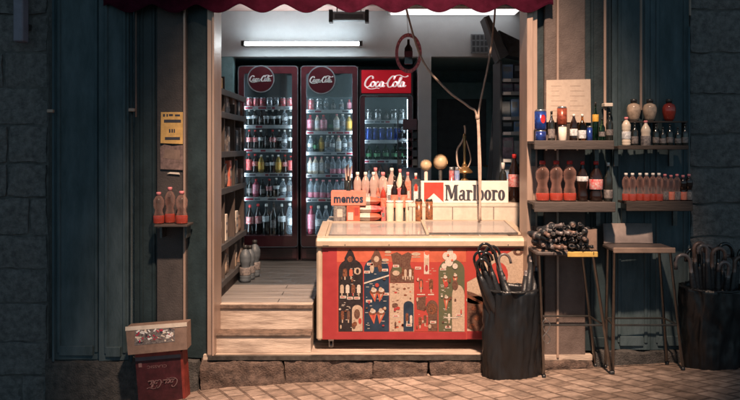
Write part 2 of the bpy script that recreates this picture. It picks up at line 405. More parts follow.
# ------------------------------------------------------------------ setting
def gz(x, y):
    z = -.03+.055*max(-4, min(5, x))+.12*min(1.2, max(0, -y))
    if x < -1.15: z -= .16*min(1.2, -1.15-x)
    return z
mb = MB(); xs = [-40,-20,-10]+[-6+.25*i for i in range(49)]+[10,20,40]; ys = [-40,-20,-8]+[-4+.25*i for i in range(17)]+[.6,2,6,12]
vs = [(x, y, gz(x,y)+(.006*noise.noise(Vector((x*3,y*3,0))) if abs(x) < 6 else 0)) for y in ys for x in xs]; n = len(xs)
mb.add(vs, [(j*n+i, j*n+i+1, (j+1)*n+i+1, (j+1)*n+i) for j in range(len(ys)-1) for i in range(n-1)], 'paving', True)
struct(mb.build('pavement'))

def rough_block(mb, x0, x1, y0, y1, z0, z1, m, amp=.01, seed=0, res=.045, rnd=.02):
    dims = (x1-x0, y1-y0, z1-z0); c = ((x0+x1)/2, (y0+y1)/2, (z0+z1)/2)
    def face(ax, sg):
        u, v = [(1,2),(0,2),(0,1)][ax]
        nu = max(2, min(24, int(dims[u]/res))); nv = max(2, min(24, int(dims[v]/res)))
        vs = []
        for j in range(nv+1):
            for i in range(nu+1):
                p = [0,0,0]; p[ax] = sg*dims[ax]/2; p[u] = (i/nu-.5)*dims[u]; p[v] = (j/nv-.5)*dims[v]
                q = [max(-(dims[k]/2-rnd), min(dims[k]/2-rnd, p[k])) for k in range(3)]
                d = Vector([p[k]-q[k] for k in range(3)])
                if d.length > 0: d = d.normalized()*rnd
                w = Vector([c[k]+q[k]+d[k] for k in range(3)])
                nn = noise.noise_vector(w*7+Vector((seed,0,0)))*amp+noise.noise_vector(w*22+Vector((seed,5,0)))*amp*.5
                vs.append(w+nn)
        k = nu+1
        fs = [(j*k+i, j*k+i+1, (j+1)*k+i+1, (j+1)*k+i) for j in range(nv) for i in range(nu)]
        mb.add(vs, fs, m, True)
    for ax in (0,1,2):
        for sg in (-1,1): face(ax, sg)
def stone_wall(x0, x1, z0, z1, y, label, seed):
    rnd = random.Random(seed); mb = MB()
    mb.box(x0, x1, y+.008, y+.35, z0, z1, 'mortar'); z = z0
    while z < z1-.05:
        h = min(rnd.uniform(.24,.32), z1-z); x = x0-rnd.uniform(0,.3) if False else x0
        while x < x1-.03:
            w = min(rnd.uniform(.35,.62), x1-x)
            if x1-(x+w) < .12: w = x1-x
            rough_block(mb, x+.006, x+w-.006, y-rnd.uniform(0,.014), y+.06, z+.004, z+h-.004, 'stone', .014, seed+x*9, .04, .016); x += w
        z += h
    o = mb.build('stone_wall', None, (x0, y, z0)); tag(o, label, 'wall', 'stone walls of the facade'); return o
stone_wall(-5.5, -2.34, -.3, 3.3, .05, 'rough stone block wall left of the dark metal shutter', 11)
stone_wall(2.315, 5.5, -.1, 3.3, .05, 'rough stone block wall right of the folding doors', 12)
# plain wall above the shop opening and back side
mb = MB(); mb.box(-5.5, 5.5, .0, .3, 3.302, 6.0, 'stone'); mb.box(-2.335, 2.31, .06, .22, 2.93, 3.30, 'stone')
tag(mb.build('upper_wall', None, (0,0,3)), 'stone wall above the shop opening and its awning', 'wall')
# threshold stones
sx = -1.22; k = 0
for x1 in (-.62, .02, .42, .95, 1.6):
    mb = MB(); rough_block(mb, sx, x1-.004, -.035+.010*(k%2), .14, -.22, .104+.004*(k%2), 'threshold_stone', .022, k*3, .018, .012)
    tag(mb.build('threshold_stone', None, (sx, 0, -.1)), ['cracked threshold stone at the left end below the steps','wide threshold stone under the steps beside the freezer','short threshold stone beneath the freezer left half','threshold stone under the middle of the freezer','threshold stone mostly behind the umbrella bin'][k], 'stone', 'threshold stones')
    sx = x1; k += 1
# plinths
for (a, b, lab) in ((-2.335, -1.23, 'dark stone plinth beneath the shutter on the left'), (1.61, 2.31, 'dark stone plinth beneath the folding doors on the right')):
    mb = MB(); rough_block(mb, a, b, -.03, .3, -.4, .10 if a < 0 else .17, 'stone_dark', .022, a, .05, .02)
    tag(mb.build('plinth', None, (a, 0, 0)), lab, 'plinth')
# floor slab, steps, floor
SF = .137
mb = MB(); mb.box(-1.2, 1.6, .16, .86, .0, SF-.006, 'boards'); mb.box(-1.2, 1.6, .0, .16, .1, SF, 'boards')
mb.box(-1.16, 1.15, -.035, .0, .112, SF+.004, 'dmetal'); struct(mb.build('doorway_slab'))
mb = MB(); mb.box(-1.7, -.43, .19, .86, SF, .454, 'boards'); mb.box(-1.7, 2.9, .86, 4.6, SF, .454, 'boards'); 
mb.add([(-1.7,.2,.457),(-.43,.2,.457),(-.43,.862,.457),(-1.7,.862,.457),(-1.7,.862,.457),(-.43,.862,.457),(-.43,.93,.457),(-1.7,.93,.457)], [(0,1,2,3),(4,5,6,7)], 'floorboards')
mb.add([(-1.7,.93,.457),(2.9,.93,.457),(2.9,4.6,.457),(-1.7,4.6,.457)], [(0,1,2,3)], 'floor_unlit')  # darker colour marks where the lamp light ends on the floor
struct(mb.build('shop_floor'))
mb = MB(); mb.box(-1.16, -.43, .05, .188, SF+.002, .262, 'boards'); mb.box(-1.16, -.428, .035, .187, .262, .277, 'nosing', bev=.004)
mb.box(-1.16, -.428, .172, .235, .4585, .464, 'boards'); mb.box(-1.16, -.428, .174, .189, .43, .4585, 'nosing', bev=.003)
tag(mb.build('wooden_steps', None, (-.8,.1,.14)), 'two worn pale wooden steps in the doorway left of the freezer', 'steps')
# interior room
mb = MB()
mb.box(-1.72, 2.9, 2.10, 2.22, 2.555, 3.02, 'white_wall'); mb.box(-1.9, X(233,2.1), 2.1, 2.22, .457, 2.553, 'niche')
mb.box(-1.9, -1.72, .25, 4.6, .0, 3.02, 'white_wall')
mb.box(X(418,2.1), X(431,2.1), 2.08, 4.5, .457, 2.553, 'white_wall')
mb.box(X(431,2.1)+.003, 2.9, 3.5, 3.6, .457, 2.553, 'niche'); mb.box(-1.7, X(418,2.1), 3.0, 3.1, .457, 2.553, 'niche'); mb.box(-1.7, 2.9, 2.222, 4.6, 2.555, 2.6, 'niche')
mb.box(2.9, 3.0, .25, 4.6, .0, 3.02, 'white_wall'); mb.box(2.2, 2.898, 2.1, 2.2, .457, 2.553, 'white_wall')
mb.box(-1.9, -1.18, .23, .25, 0, 3.02, 'white_wall'); mb.box(1.22, 2.9, .23, .25, 0, 3.02, 'white_wall'); mb.box(-1.2,1.25,.225,.25,2.8,3.02,'white_wall')
tag(mb.build('interior_walls', None, (0,2.1,.457)), 'white upper shop wall over the dark fridge niche and dark doorway', 'wall')
mb = MB(); mb.box(-1.9, 3.0, .22, 4.6, 3.022, 3.1, 'ceiling'); struct(mb.build('ceiling'))
mb = MB(); mb.box(X(390,1.6), X(527,1.6), 1.80, 2.09, 2.985, 3.018, 'white_paint'); pr = mb
t = thing('ceiling_light', 'bright white light panel on the ceiling just behind the awning scallops', 'light', (.9,1.75,3.0))
pr.build('frame', t); mb = MB(); mb.box(X(390,1.6)+.02, X(527,1.6)-.02, 1.82, 2.075, 2.975, 2.984, 'panel_light'); mb.build('diffuser', t)

# jambs
def jamb(x0, x1, lab, flip):
    t = thing('door_jamb', lab, 'door frame', ((x0+x1)/2, 0, .1), 'jambs of the shop opening')
    w = x1-x0
    if flip: a, b = x0, x0+w*.55
    else: a, b = x1-w*.3, x1
    mb = MB(); mb.box(a, b, -.035, .22, .14, 2.93, 'jamb', bev=.004); mb.build('inner_post', t)
    c, d = (b+.001, x1) if flip else (x0, a-.001)
    mb = MB(); mb.box(c, d, -.012, .2, .14, 2.93, 'jamb', bev=.003); mb.build('outer_post', t)
jamb(X(207.5,0), X(215,0), 'tan metal jamb on the left edge of the shop opening', False)
jamb(X(526,0), X(537,0), 'pale tan metal jamb on the right edge of the opening', True)

# ------------------------------------------------------------------ shutters and pillars
def panelset(name, lab, cat, segs, z0, z1, rods=(), group=None, ribs=()):
    xa = segs[0][0]; t = thing(name, lab, cat, (xa, segs[0][2], z0), group)
    for (x0, x1, y0, y1, m) in segs:
        mb = MB(); th = .03
        vs = [(x0,y0,z0),(x1,y1,z0),(x1,y1+th,z0),(x0,y0+th,z0)]; vs += [(a,b,z1) for a,b,_ in vs]
        mb.add(vs, [(3,2,1,0),(4,5,6,7),(0,1,5,4),(1,2,6,5),(2,3,7,6),(3,0,4,7)], m)
        if x1-x0 > .16 and m.startswith('teal'):
            for xr in (x0+.05, x1-.03):
                yr = y0+(y1-y0)*(xr-x0)/(x1-x0)
                mb.box(xr-.012, xr+.012, yr-.010, yr+.006, z0+.05, z1, m, bev=.004)
            mb.box(x0+.05, x1-.05, min(y0,y1)-.009, max(y0,y1)+.004, z0+.03, z0+.10, m, bev=.003)
        mb.build('panel', t)
    for (px, y, za, zb, r_, m) in rods:
        mb = MB(); x = X(px, y); mb.tube([(x,y,za),(x,y,zb)], r_, m, 8); mb.build('bolt_rod', t)
    return t
# left: stone | wide shutter | folded leaf | pillar | leaf | jamb
t = panelset('folding_shutter', 'wide dark teal metal shutter folded open left of the pillar', 'shutter',
    [(X(52,0), X(100,0), .0, .012, 'teal'), (X(100,0)+.004, X(129,0), -.03, -.005, 'teal')], .105, 2.93,
    [(53.5, -.02, .1, 2.9, .008, 'teal'), (131.5, -.03, .1, 2.9, .013, 'teal_dark'), (136, -.035, 1.85, 2.7, .006, 'bolt_brown')], 'folding shutters')
for px, py in ((133,110), (52,111)):
    mb = MB(); x = X(px,-.03); z = Z(py,-.03); mb.box(x-.025, x+.02, -.06, -.03, z-.012, z+.012, 'jamb', bev=.004); mb.build('latch', t)
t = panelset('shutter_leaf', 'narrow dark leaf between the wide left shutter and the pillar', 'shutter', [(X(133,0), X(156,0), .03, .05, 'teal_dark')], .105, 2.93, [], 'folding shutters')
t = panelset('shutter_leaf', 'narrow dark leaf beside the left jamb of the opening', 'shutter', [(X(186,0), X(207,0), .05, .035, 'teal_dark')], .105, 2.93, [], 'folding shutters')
def pillar(px0, px1, lab, edges, pm='tan_plaster'):
    t = thing('pillar', lab, 'pillar', (X(px0,0), .02, .1), 'plastered pillars beside the opening')
    mb = MB(); mb.box(X(px0,0), X(px1,0), .012, .25, .1, 2.93, pm, bev=.006); mb.build('shaft', t)
    for e in edges:
        mb = MB(); x = X(e,0); mb.box(x-.008, x+.008, -.012, .011, .12, 2.93, 'jamb', bev=.003); mb.build('edge_strip', t)
pillar(156, 186, 'narrow brown plastered pillar behind the posters on the left', [184.5], 'plaster_shaded')
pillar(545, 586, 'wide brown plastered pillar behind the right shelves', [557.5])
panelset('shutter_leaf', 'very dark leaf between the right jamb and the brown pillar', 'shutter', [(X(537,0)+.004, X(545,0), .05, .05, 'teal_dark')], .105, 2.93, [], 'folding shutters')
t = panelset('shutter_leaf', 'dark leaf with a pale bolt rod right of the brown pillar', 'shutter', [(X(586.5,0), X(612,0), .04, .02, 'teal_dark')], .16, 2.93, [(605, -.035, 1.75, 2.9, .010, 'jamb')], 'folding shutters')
mb = MB(); x = X(608.5,-.06); z = Z(105,-.06); mb.box(x-.03, x+.03, -.07, .0, z-.012, z+.014, 'offwhite', bev=.004); mb.build('latch', t)
panelset('folding_shutter', 'wide dark teal folding shutter behind the far right shelves', 'shutter',
    [(X(613,0), X(650,0), .02, .0, 'teal'), (X(650,0)+.004, X(690,0), .0, .02, 'teal')], .175, 2.93, [(641, -.045, 1.9, 2.9, .009, 'jamb'), (690, -.02, 2.58, 2.9, .008, 'jamb'), (689, -.015, .2, 2.5, .008, 'teal')], 'folding shutters')
mb = MB(); x = X(22,-.03); mb.box(x-.035, x+.035, -.09, -.0, Z(42,-.05), 3.2, 'pipe', bev=.008); mb.box(x-.04,x+.04,-.095,-.0,Z(42,-.05)+.5,Z(42,-.05)+.54,'dmetal',bev=.004)
mb.box(x-.03,x+.03,0,.05,Z(42,-.05)+.1,Z(42,-.05)+.14,'dmetal')
tag(mb.build('downpipe', None, (x,-.04,3)), 'short square grey pipe ending high on the left stone wall', 'pipe')

# awning
mb = MB(); yv = -.068; zb = Z(12.5, yv); zt = Z(4, yv); x0 = X(103, yv); x1 = X(553, yv)
per = 44.2*(yv-CY)/F; phase = X(218, yv); N = 420; top = []; bot = []; 
def scal(x):
    u = ((x-phase)/per) % 1.0; return zt-(zt-zb)*(.5+.5*math.cos(2*math.pi*u))**.75
for th, yy in ((0, yv), (1, yv+.004)):
    vs = []; 
    for i in range(N+1):
        x = x0+(x1-x0)*i/N; wv = .006*math.sin(x*9)+.004*math.sin(x*23)
        s_ = scal(x); vs += [(x, yy+wv, s_), (x, yy+wv, s_+.014), (x, yy+wv*.5, 2.70), (x, yy+.0, 2.74)]
    o = len(mb.v)
    for k, m in ((0,'awning_trim'),(1,'awning'),(2,'awning')):
        mb.add(vs, [(4*i+k, 4*i+4+k, 4*i+5+k, 4*i+k+1) for i in range(N)], m, True)
t = thing('awning', 'dark burgundy awning with scalloped valance over the shop opening', 'awning', (0,yv,2.75))
mb.build('valance', t)
mb = MB(); vs = [(x0,yv,2.74),(x1,yv,2.74),(x1,.03,2.92),(x0,.03,2.92)]; vs += [(a,b,c+.006) for a,b,c in vs]
mb.add(vs, [(3,2,1,0),(4,5,6,7),(0,1,5,4),(1,2,6,5),(2,3,7,6),(3,0,4,7)], 'awning'); mb.build('roof_fabric', t)
mb = MB(); mb.tube([(x0,yv+.02,2.73),(x1,yv+.02,2.73)], .016, 'dmetal', 10); mb.build('front_bar', t)

# ------------------------------------------------------------------ bottles, cans
CACHE = {}
def lathe_mesh(key, prof, m, n=14):
    if key in CACHE: return CACHE[key]
    mb = MB(); mb.lathe(prof, m, n); me_o = mb.build('tmp'); me = me_o.data; bpy.data.objects.remove(me_o); CACHE[key] = me; return me
def child(name, me, p, loc=None):
    o = bpy.data.objects.new(name, me); col.objects.link(o); o.parent = p
    if loc: o.location = loc
    me.name = name
    return o
def bottle(x, y, z, h, r, body, lab, cap, label, group, style='pet', lz=(.3,.56), cat='bottle'):
    t = thing('bottle', label, cat, (x,y,z), group); k = (round(h,3), round(r,4), body, style)
    t.rotation_euler.z = random.uniform(0,6.28)
    if style == 'pet': prof = [(r*.8,0),(r*.98,.015),(r,h*.06),(r,h*.22),(r*.93,h*.27),(r*.93,h*.5),(r,h*.56),(r*.98,h*.63),(r*.75,h*.74),(r*.42,h*.84),(r*.34,h*.87),(r*.34,h*.93)]
    elif style == 'contour': prof = [(r*.85,0),(r*.97,.01),(r*.98,h*.15),(r*.84,h*.27),(r*.92,h*.36),(r,h*.42),(r,h*.58),(r*.85,h*.68),(r*.5,h*.8),(r*.32,h*.88),(r*.32,h*.94)]
    elif style == 'glass': prof = [(r*.93,0),(r,.008),(r,h*.55),(r*.93,h*.62),(r*.5,h*.72),(r*.32,h*.8),(r*.29,h*.94)]
    elif style == 'jug': prof = [(r*.8,0),(r*.98,h*.04),(r,h*.09),(r*.95,h*.11),(r,h*.13),(r,h*.18),(r*.93,h*.2),(r*.97,h*.23),(r*.9,h*.27),(r*.93,h*.30),(r*.8,h*.34),(r*.74,h*.40),(r*.74,h*.45),(r*.95,h*.53),(r*1.03,h*.60),(r*.99,h*.63),(r*1.04,h*.66),(r*1.0,h*.74),(r*.62,h*.85),(r*.38,h*.88),(r*.36,h*.93)]
    elif style == 'jar': prof = [(r*.5,0),(r*.78,h*.12),(r,h*.42),(r*.98,h*.6),(r*.8,h*.74),(r*.4,h*.8),(r*.38,h*.84)]
    elif style == 'cup': prof = [(r*.88,0),(r*.9,.004),(r,h*.5),(r*.94,h*.62),(r,h*.86),(r*.9,h*.9),(r*.88,h*.94)]
    child('body', lathe_mesh(('b',)+k, prof, body), t)
    if lab: 
        a, b = lz; rr = r*1.015+.0008
        child('label', lathe_mesh(('l',)+k[:2]+(lab,lz,style), [(rr*.99,h*a),(rr,h*a+.001),(rr,h*b-.001),(rr*.99,h*b)], lab), t)
    if cap:
        cr = {'pet':.40,'contour':.38,'glass':.35,'jug':.46,'jar':.46,'cup':.98}[style]*r; z0 = {'jar':.83,'cup':.9}.get(style,.91)
        child('cap', lathe_mesh(('c',)+k[:2]+(cap,style), [(cr,h*z0),(cr,h*.985),(cr*.8,h)], cap, 12), t)
    return t
def can(x, y, z, h, r, body, label, group, lid='can_silver'):
    t = thing('can', label, 'can', (x,y,z), group); t.rotation_euler.z = random.uniform(0,6.28)
    child('body', lathe_mesh(('cb',round(h,3),round(r,4),body), [(r*.78,0),(r*.85,.003),(r,h*.07),(r,h*.9)], body), t)
    child('lid', lathe_mesh(('cl',round(h,3),round(r,4),lid), [(r,h*.902),(r*.86,h*.965),(r*.86,h),(r*.8,h-.003)], lid), t)
    return t
# kind -> (words, body, label, cap, style, label span)
BK = {
 'cola_red': ('dark cola bottle with red label','cola','lab_cola','cap_red','contour',(.36,.6)),
 'cola_white': ('dark bottle with white label','cola_glass','lab_white','cap_white','glass',(.42,.6)),
 'cola_plain': ('dark glass bottle without bright label','cola_glass','lab_dark','cap_dark','glass',(.2,.45)),
 'pink': ('pink labelled soda bottle','juice_p','lab_pink','cap_red','pet',(.2,.7)),
 'redb': ('red wrapped soda bottle','cola','lab_red','cap_red','pet',(.15,.72)),
 'yellow': ('yellow juice bottle','juice_y','lab_yellow','cap_white','pet',(.2,.6)),
 'white': ('white labelled milky bottle','milk','lab_white','cap_pink','pet',(.2,.66)),
 'clear': ('clear water bottle','clear_cold','lab_white','cap_white','pet',(.3,.52)),
 'clear_red': ('clear bottle with red band','clear_cold','lab_pink','cap_pink','pet',(.04,.3)),
 'clear_pl': ('clear water bottle without label','clear_cold',None,'cap_white','pet',(.3,.5)),
 'green': ('green glass bottle','green_glass','lab_green','cap_dark','glass',(.2,.42)),
 'greyb': ('grey labelled water bottle','clear_cold','lab_dark','cap_white','pet',(.3,.6)),
}

# ------------------------------------------------------------------ fridges
def fridge(px0, px1, py0, YF, rows, kind, which, label, strips, disc=None):
    x0, x1 = X(px0,YF), X(px1,YF); z0 = .46; z1 = Z(py0,YF); w = x1-x0
    t = thing('drinks_fridge', label, 'fridge', ((x0+x1)/2, YF, z0), 'drinks fridges along the back wall')
    D = .58; mb = MB(); zkk = Z(236,YF)+.01
    mb.box(x0, x0+.03, YF+.03, YF+D, z0, z1, 'fr_dark'); mb.box(x1-.03, x1, YF+.03, YF+D, z0, z1, 'fr_dark')
    mb.box(x0+.03, x1-.03, YF+D-.03, YF+D-.001, z0, z1, 'fr_back'); mb.box(x0+.031, x1-.031, YF+.26, YF+.27, zkk, z1-.05, 'fr_back'); mb.box(x0+.03, x1-.03, YF+.03, YF+D-.03, z1-.04, z1-.001, 'fr_inner')
    zk = Z(236,YF)
    mb.box(x0+.03, x1-.03, YF+.03, YF+D-.03, z0+.001, zk, 'fr_dark')
    mb.build('cabinet', t)
    gx0, gx1 = x0+w*.10, x1-w*.10
    gz1 = z1-.075 if kind == 'disc' else Z(97,YF); gz0 = zk
    # rounded door frame as an outline ring
    def rr(a,b,c,d,r,n=5):
        P = []
        for (cx,cz,a0) in ((b-r,c+r,-90),(b-r,d-r,0),(a+r,d-r,90),(a+r,c+r,180)):
            for i in range(n+1): P.append((cx+r*math.cos(R(a0+90*i/n)), cz+r*math.sin(R(a0+90*i/n))))
        return P
    mb = MB(); O = rr(x0+.003, x1-.003, z0+.14, (z1 if kind=='disc' else Z(95,YF)), .035); I = rr(gx0, gx1, gz0, gz1, .012); n = len(O); y = YF
    vs = [(p[0],y,p[1]) for p in O]+[(p[0],y,p[1]) for p in I]+[(p[0],y+.028,p[1]) for p in O]+[(p[0],y+.028,p[1]) for p in I]
    fs = []
    for i in range(n):
        j = (i+1)%n; fs += [(i,j,n+j,n+i),(i,2*n+i,2*n+j,j),(n+i,n+j,3*n+j,3*n+i),(2*n+i,3*n+i,3*n+j,2*n+j)]
    mb.add(vs, fs, 'fr_red'); mb.build('door_frame', t)
    mb = MB(); mb.tube([(p[0]*.0+p[0], y-.001, p[1]) for p in O+[O[0]]], .004, 'slate_light', 5); mb.build('door_gasket', t)
    mb = MB(); mb.box(x0+.01, x1-.01, YF+.004, YF+.029, z0+.02, z0+.13, 'fr_dark', bev=.004)
    for i in range(5): mb.box(x0+.06, x1-.06, YF-.001, YF+.003, z0+.035+i*.018, z0+.041+i*.018, 'black')
    mb.build('kick_grille', t)
    mb = MB(); mb.box(gx0-.002, gx1+.002, YF+.012, YF+.018, gz0-.002, gz1+.002, 'glass_door'); mb.build('glass_pane', t)
    mb = MB(); hx = x1-w*.05 if which != 'narrow' else x0+w*.05; mb.tube([(hx,y-.0,1.1),(hx,y-.03,1.12),(hx,y-.03,1.5),(hx,y,1.52)], .008, 'fr_dark', 6); mb.build('handle', t)
    for s_ in (0,1):
        mb = MB(); xl = gx0-.035 if s_ == 0 else gx1+.010; xl = max(x0+.032, min(x1-.058, xl)); mb.box(xl, xl+(.025 if kind=='disc' else .012), YF+.033, YF+.05, gz0+.02, gz1-.02, 'fridge_led'); mb.build('light_strip', t)
    if kind == 'disc':
        cx, cz, r_ = X(disc[0],YF), Z(disc[1],YF), disc[2]*(YF-CY)/F
        mb = MB(); mb.plate(ellipse(cx,cz,r_,r_,40), YF-.012, .010, 'disc_red'); ringp(mb, cx, cz, (r_*1.05,r_*1.05), (r_*.97,r_*.97), YF-.014, .012, 'slate_light', n=40); ds = mb.build('round_sign', t)
        mb = MB(); script_logo(mb, cx, cz, r_*1.74, YF-.016, .003, 'bright_white', bold=1.5); mb.build('lettering', ds)
        mb = MB(); mb.box(gx0+.002, gx1-.002, YF+.03, YF+.035, Z(97,YF), gz1-.001, 'fr_inner'); mb.build('header_panel', t)
    else:
        mb = MB(); mb.box(x0+.02, x1-.02, YF+.0, YF+.03, Z(93,YF), z1-.01, 'backlit', bev=.004); ds = mb.build('backlit_header', t)
        mb = MB(); script_logo(mb, (x0+x1)/2, Z(82.5,YF), w*.82, YF-.004, .003, 'backlit_white', bold=1.0); mb.build('lettering', ds)
        mb = MB(); mb.box(x0+.001, x1-.001, YF+.012, YF+.04, Z(94,YF), z1, 'fr_dark'); mb.build('header_case', t)
        text(mb := MB(), 'REFRIGERATE', x0+.13, Z(96,YF), .12, .012, YF-.003, 0, 'slate_light'); mb.build('small_lettering', t)
    for i, sy in enumerate(strips):
        zz = Z(sy,YF); mb = MB(); mb.box(gx0-.01, gx1+.01, YF+.07, YF+.255, zz-.006, zz, 'strip'); sh = mb.build('shelf', t)
        mb = MB(); mb.box(gx0-.008, gx1+.008, YF+.055, YF+.068, zz-.034, zz+.002, 'strip'); xx = gx0; rnd = random.Random(i*7+px0)
        while xx < gx1-.05:
            ww = rnd.uniform(.03,.09)
            if rnd.random() < .6: mb.box(xx, xx+ww, YF+.052, YF+.055, zz-.026, zz-.008, rnd.choice(['tag_red','tag_dark','tag_red','slate_light']))
            xx += ww+.012
        mb.build('price_strip', sh)
    g = 'bottles shown in the fridges'
    def fullrow(base, topy, kinds, rw, first_is_can, ri):
        z = base; h = Z(topy, YF+.12)-base; n = len(kinds); pitch = (gx1-gx0)/n
        for i, k in enumerate(kinds):
            if k is None: continue
            x = gx0+pitch*(i+.5)+random.uniform(-.004,.004); yy = YF+.13+random.uniform(-.012,.02)
            nm = f'{ORD[i]} from left on {ORD[ri]} shelf of {which} fridge'
            if k.startswith('can'):
                r_ = min(.036, pitch*.49)
                wd = {'can_red':'red','can_blue':'blue','can_silver':'silver','can_black':'black','can_brown':'brown'}[k]
                can(x, yy, z, min(h, .17), r_, k, f'{wd} drink can, {nm}', 'cans shown in the fridges')
            else:
                wds, bo, la, ca, st, lz = BK[k]; hh = h*random.uniform(.92,1.0); r_ = min(pitch*.5, hh*.215)
                bottle(x, yy, z, round(hh,2), round(r_,3), bo, la, ca, f'{wds}, {nm}', g, st, lz)
    for ri, (by, ty, kinds) in enumerate(rows):
        fullrow(Z(by,YF)+.001 if by < 230 else zk+.001, ty, kinds, None, False, ri)
    return t
YF = 2.15
A = ['cola_red','cola_white','cola_plain','pink','yellow','clear','clear_red','white','greyb','redb']
fridge(238, 298, 66, YF, [
  (106, 97.5, ['can_red','can_red','can_red','can_silver','can_silver','can_red','can_red']),
  (125, 109, ['cola_white','cola_white','cola_plain','cola_white','cola_white','cola_white','clear','cola_white']),
  (149, 129, ['cola_red','cola_red','cola_white','cola_plain','cola_red','cola_white','clear','cola_white']),
  (173.5, 154, ['redb','cola_red','yellow','cola_white','cola_white','yellow','cola_red','redb']),
  (198, 178, ['cola_plain','pink','cola_plain','cola_red','cola_white','clear','greyb']),
  (234, 202, ['cola_red','cola_red','cola_white','cola_plain','cola_white','clear'])], 'disc', 'leftmost', 'dark red glass door drinks fridge at the far left with round sign', (106,125,149,173.5,198), (261,79,13))
fridge(300.5, 358, 66, YF, [
  (109.5, 98.5, ['can_red','can_silver','greyb','cola_plain','greyb','pink']),
  (131, 114, ['pink','white','pink','green','white','greyb','yellow']),
  (152, 135, ['clear','green','yellow','greyb','clear','white','clear','greyb']),
  (174.5, 156, ['white','white','white','greyb','clear_red','clear_red','clear_red','clear_red']),
  (199, 179, ['clear_red','clear_red','clear_red','clear_red','clear_red','clear_red','clear_red']),
  (234, 204, ['pink','clear','clear','clear_pl','clear','clear_pl'])], 'disc', 'middle', 'dark red glass door drinks fridge in the middle, with round sign', (109.5,131,152,174.5,199), (321.5,80,13.5))
fridge(359.5, 413, 69, YF, [
  (120, 109, ['can_silver','can_silver','cola_plain','can_silver','can_silver']),
  (140, 127, ['can_blue','can_blue','can_blue','can_blue','can_blue','can_silver']),
  (160, 143, ['green','green','green','green','green']),
  (182, 164, ['cola_plain','cola_plain','green','cola_plain']),], 'header', 'narrow', 'narrow drinks fridge with red lit header sign, rightmost of three', (120,140,160,182))

# fluorescent batten on wall
t = thing('tube_light', 'long white fluorescent tube glowing on the back wall above the fridges', 'light', (X(303,2.08),2.08,2.65))
xa, xb = X(245,2.05), X(361,2.05); zz = Z(45,2.05)
mb = MB(); mb.box(xa-.01, xb+.01, 1.96, 2.098, zz-.016, zz+.016, 'white_paint', bev=.004); mb.build('batten', t)
mb = MB(); mb.tube([(xa+.02,1.94,zz),(xb-.02,1.94,zz)], .018, 'tube', 12); mb.build('tube', t)
for e in (xa, xb):
    mb = MB(); mb.box(e-.016, e+.018, 1.91, 1.97, zz-.026, zz+.026, 'dmetal', bev=.004); mb.build('end_cap', t)
# black fixture hanging by ceiling
t = thing('emergency_light', 'small dark boxed fixture hanging below the ceiling behind the awning', 'fixture', (X(348,1.8),1.8,2.9))
y = 1.8; mb = MB(); mb.box(X(332,y), X(366,y), y-.03, y+.05, Z(20.5,y), Z(12,y), 'slate_light', bev=.006); mb.build('housing', t)
for a, b in ((329,333),(365,369)):
    mb = MB(); mb.box(X(a,y), X(b,y), y-.04, y+.06, Z(22.5,y), Z(10,y), 'black', bev=.004); mb.build('end_bracket', t)
mb = MB(); mb.box(X(335,y), X(363,y), y-.034, y-.03, Z(19,y), Z(14.5,y), 'slate'); mb.build('lens', t)
for a in (337,361):
    mb = MB(); mb.tube([(X(a,y),y+.01,Z(12,y)),(X(a,y),y+.01,3.02)], .005, 'dmetal'); mb.build('hanger', t)
# wall grille
y = 2.07; mb = MB(); mb.box(X(471,y), X(489,y), y, y+.02, Z(53,y), Z(34,y), 'slate_light')
for i in range(4):
    for j in range(3): mb.box(X(472.3+i*4.1,y), X(475.3+i*4.1,y), y-.002, y, Z(51.5-j*6,y), Z(47-j*6,y), 'slate')
tag(mb.build('wall_grille', None, (X(480,y),y,Z(43,y))), 'small square gridded panel on the upper back wall over the doorway', 'grille')
# door inside dark opening
t = thing('inner_door', 'dark panelled door inside the dark opening behind the counter', 'door', (X(465,3.3),3.3,.46))
mb = MB(); mb.box(X(430,3.3), X(492,3.3), 3.3, 3.34, .46, 2.4, 'niche', bev=.005)
mb.build('leaf', t)
for a, b in ((.62,1.25),(1.4,2.2)):
    mb = MB(); mb.box(X(437,3.3), X(486,3.3), 3.285, 3.3, a, b, 'slate', bev=.008); mb.build('panel', t)
mb = MB(); mb.tube([(X(489,3.28),3.3,1.4),(X(489,3.28),3.25,1.4),(X(483,3.28),3.25,1.4)], .01, 'brass'); mb.build('handle', t)

# ------------------------------------------------------------------ left shelving unit
t = thing('shelving_unit', 'tall wooden shelving unit against the left wall inside the doorway', 'shelf', (-1.4,.8,.457))
XS = -1.165
for yy, m in ((.30,'unitwood'),(.56,'unitwood'),(.98,'unitwood'),(1.42,'unitwood')):
    mb = MB(); mb.box(-1.6, XS, yy, yy+.022, .458, Z(73,.3) if yy < .9 else 2.0, m, bev=.002); mb.build('upright', t)
shz = [.56, .84, 1.28, 1.57, 1.88]
for z in shz+[2.06]:
    mb = MB(); mb.box(-1.6, XS+.012, .323, 1.42, z, z+.022, 'unitshelf'); mb.box(XS+.0125, XS+.022, .31, 1.43, z-.018, z+.03, 'unitshelf', bev=.002); mb.build('shelf', t)
mb = MB(); mb.box(-1.62, -1.601, .3, 1.44, .458, 2.1, 'unitwood'); mb.build('back_panel', t)
mb = MB(); mb.box(-1.58, XS, .323, 1.42, .459, .555, 'unitwood'); mb.build('base_board', t)
rnd = random.Random(5)
words = {'lab_dark':'dark patterned','card_tan':'tan cardboard','offwhite':'cream','lab_orange':'orange','carton_dark':'dark','ylw':'yellow','p_cream':'pale cream','p_brown':'brown'}
SN = {.56:'lowest shelf',.84:'second lowest shelf',1.28:'middle shelf',1.57:'second highest shelf',1.88:'highest shelf',2.06:'top board'}
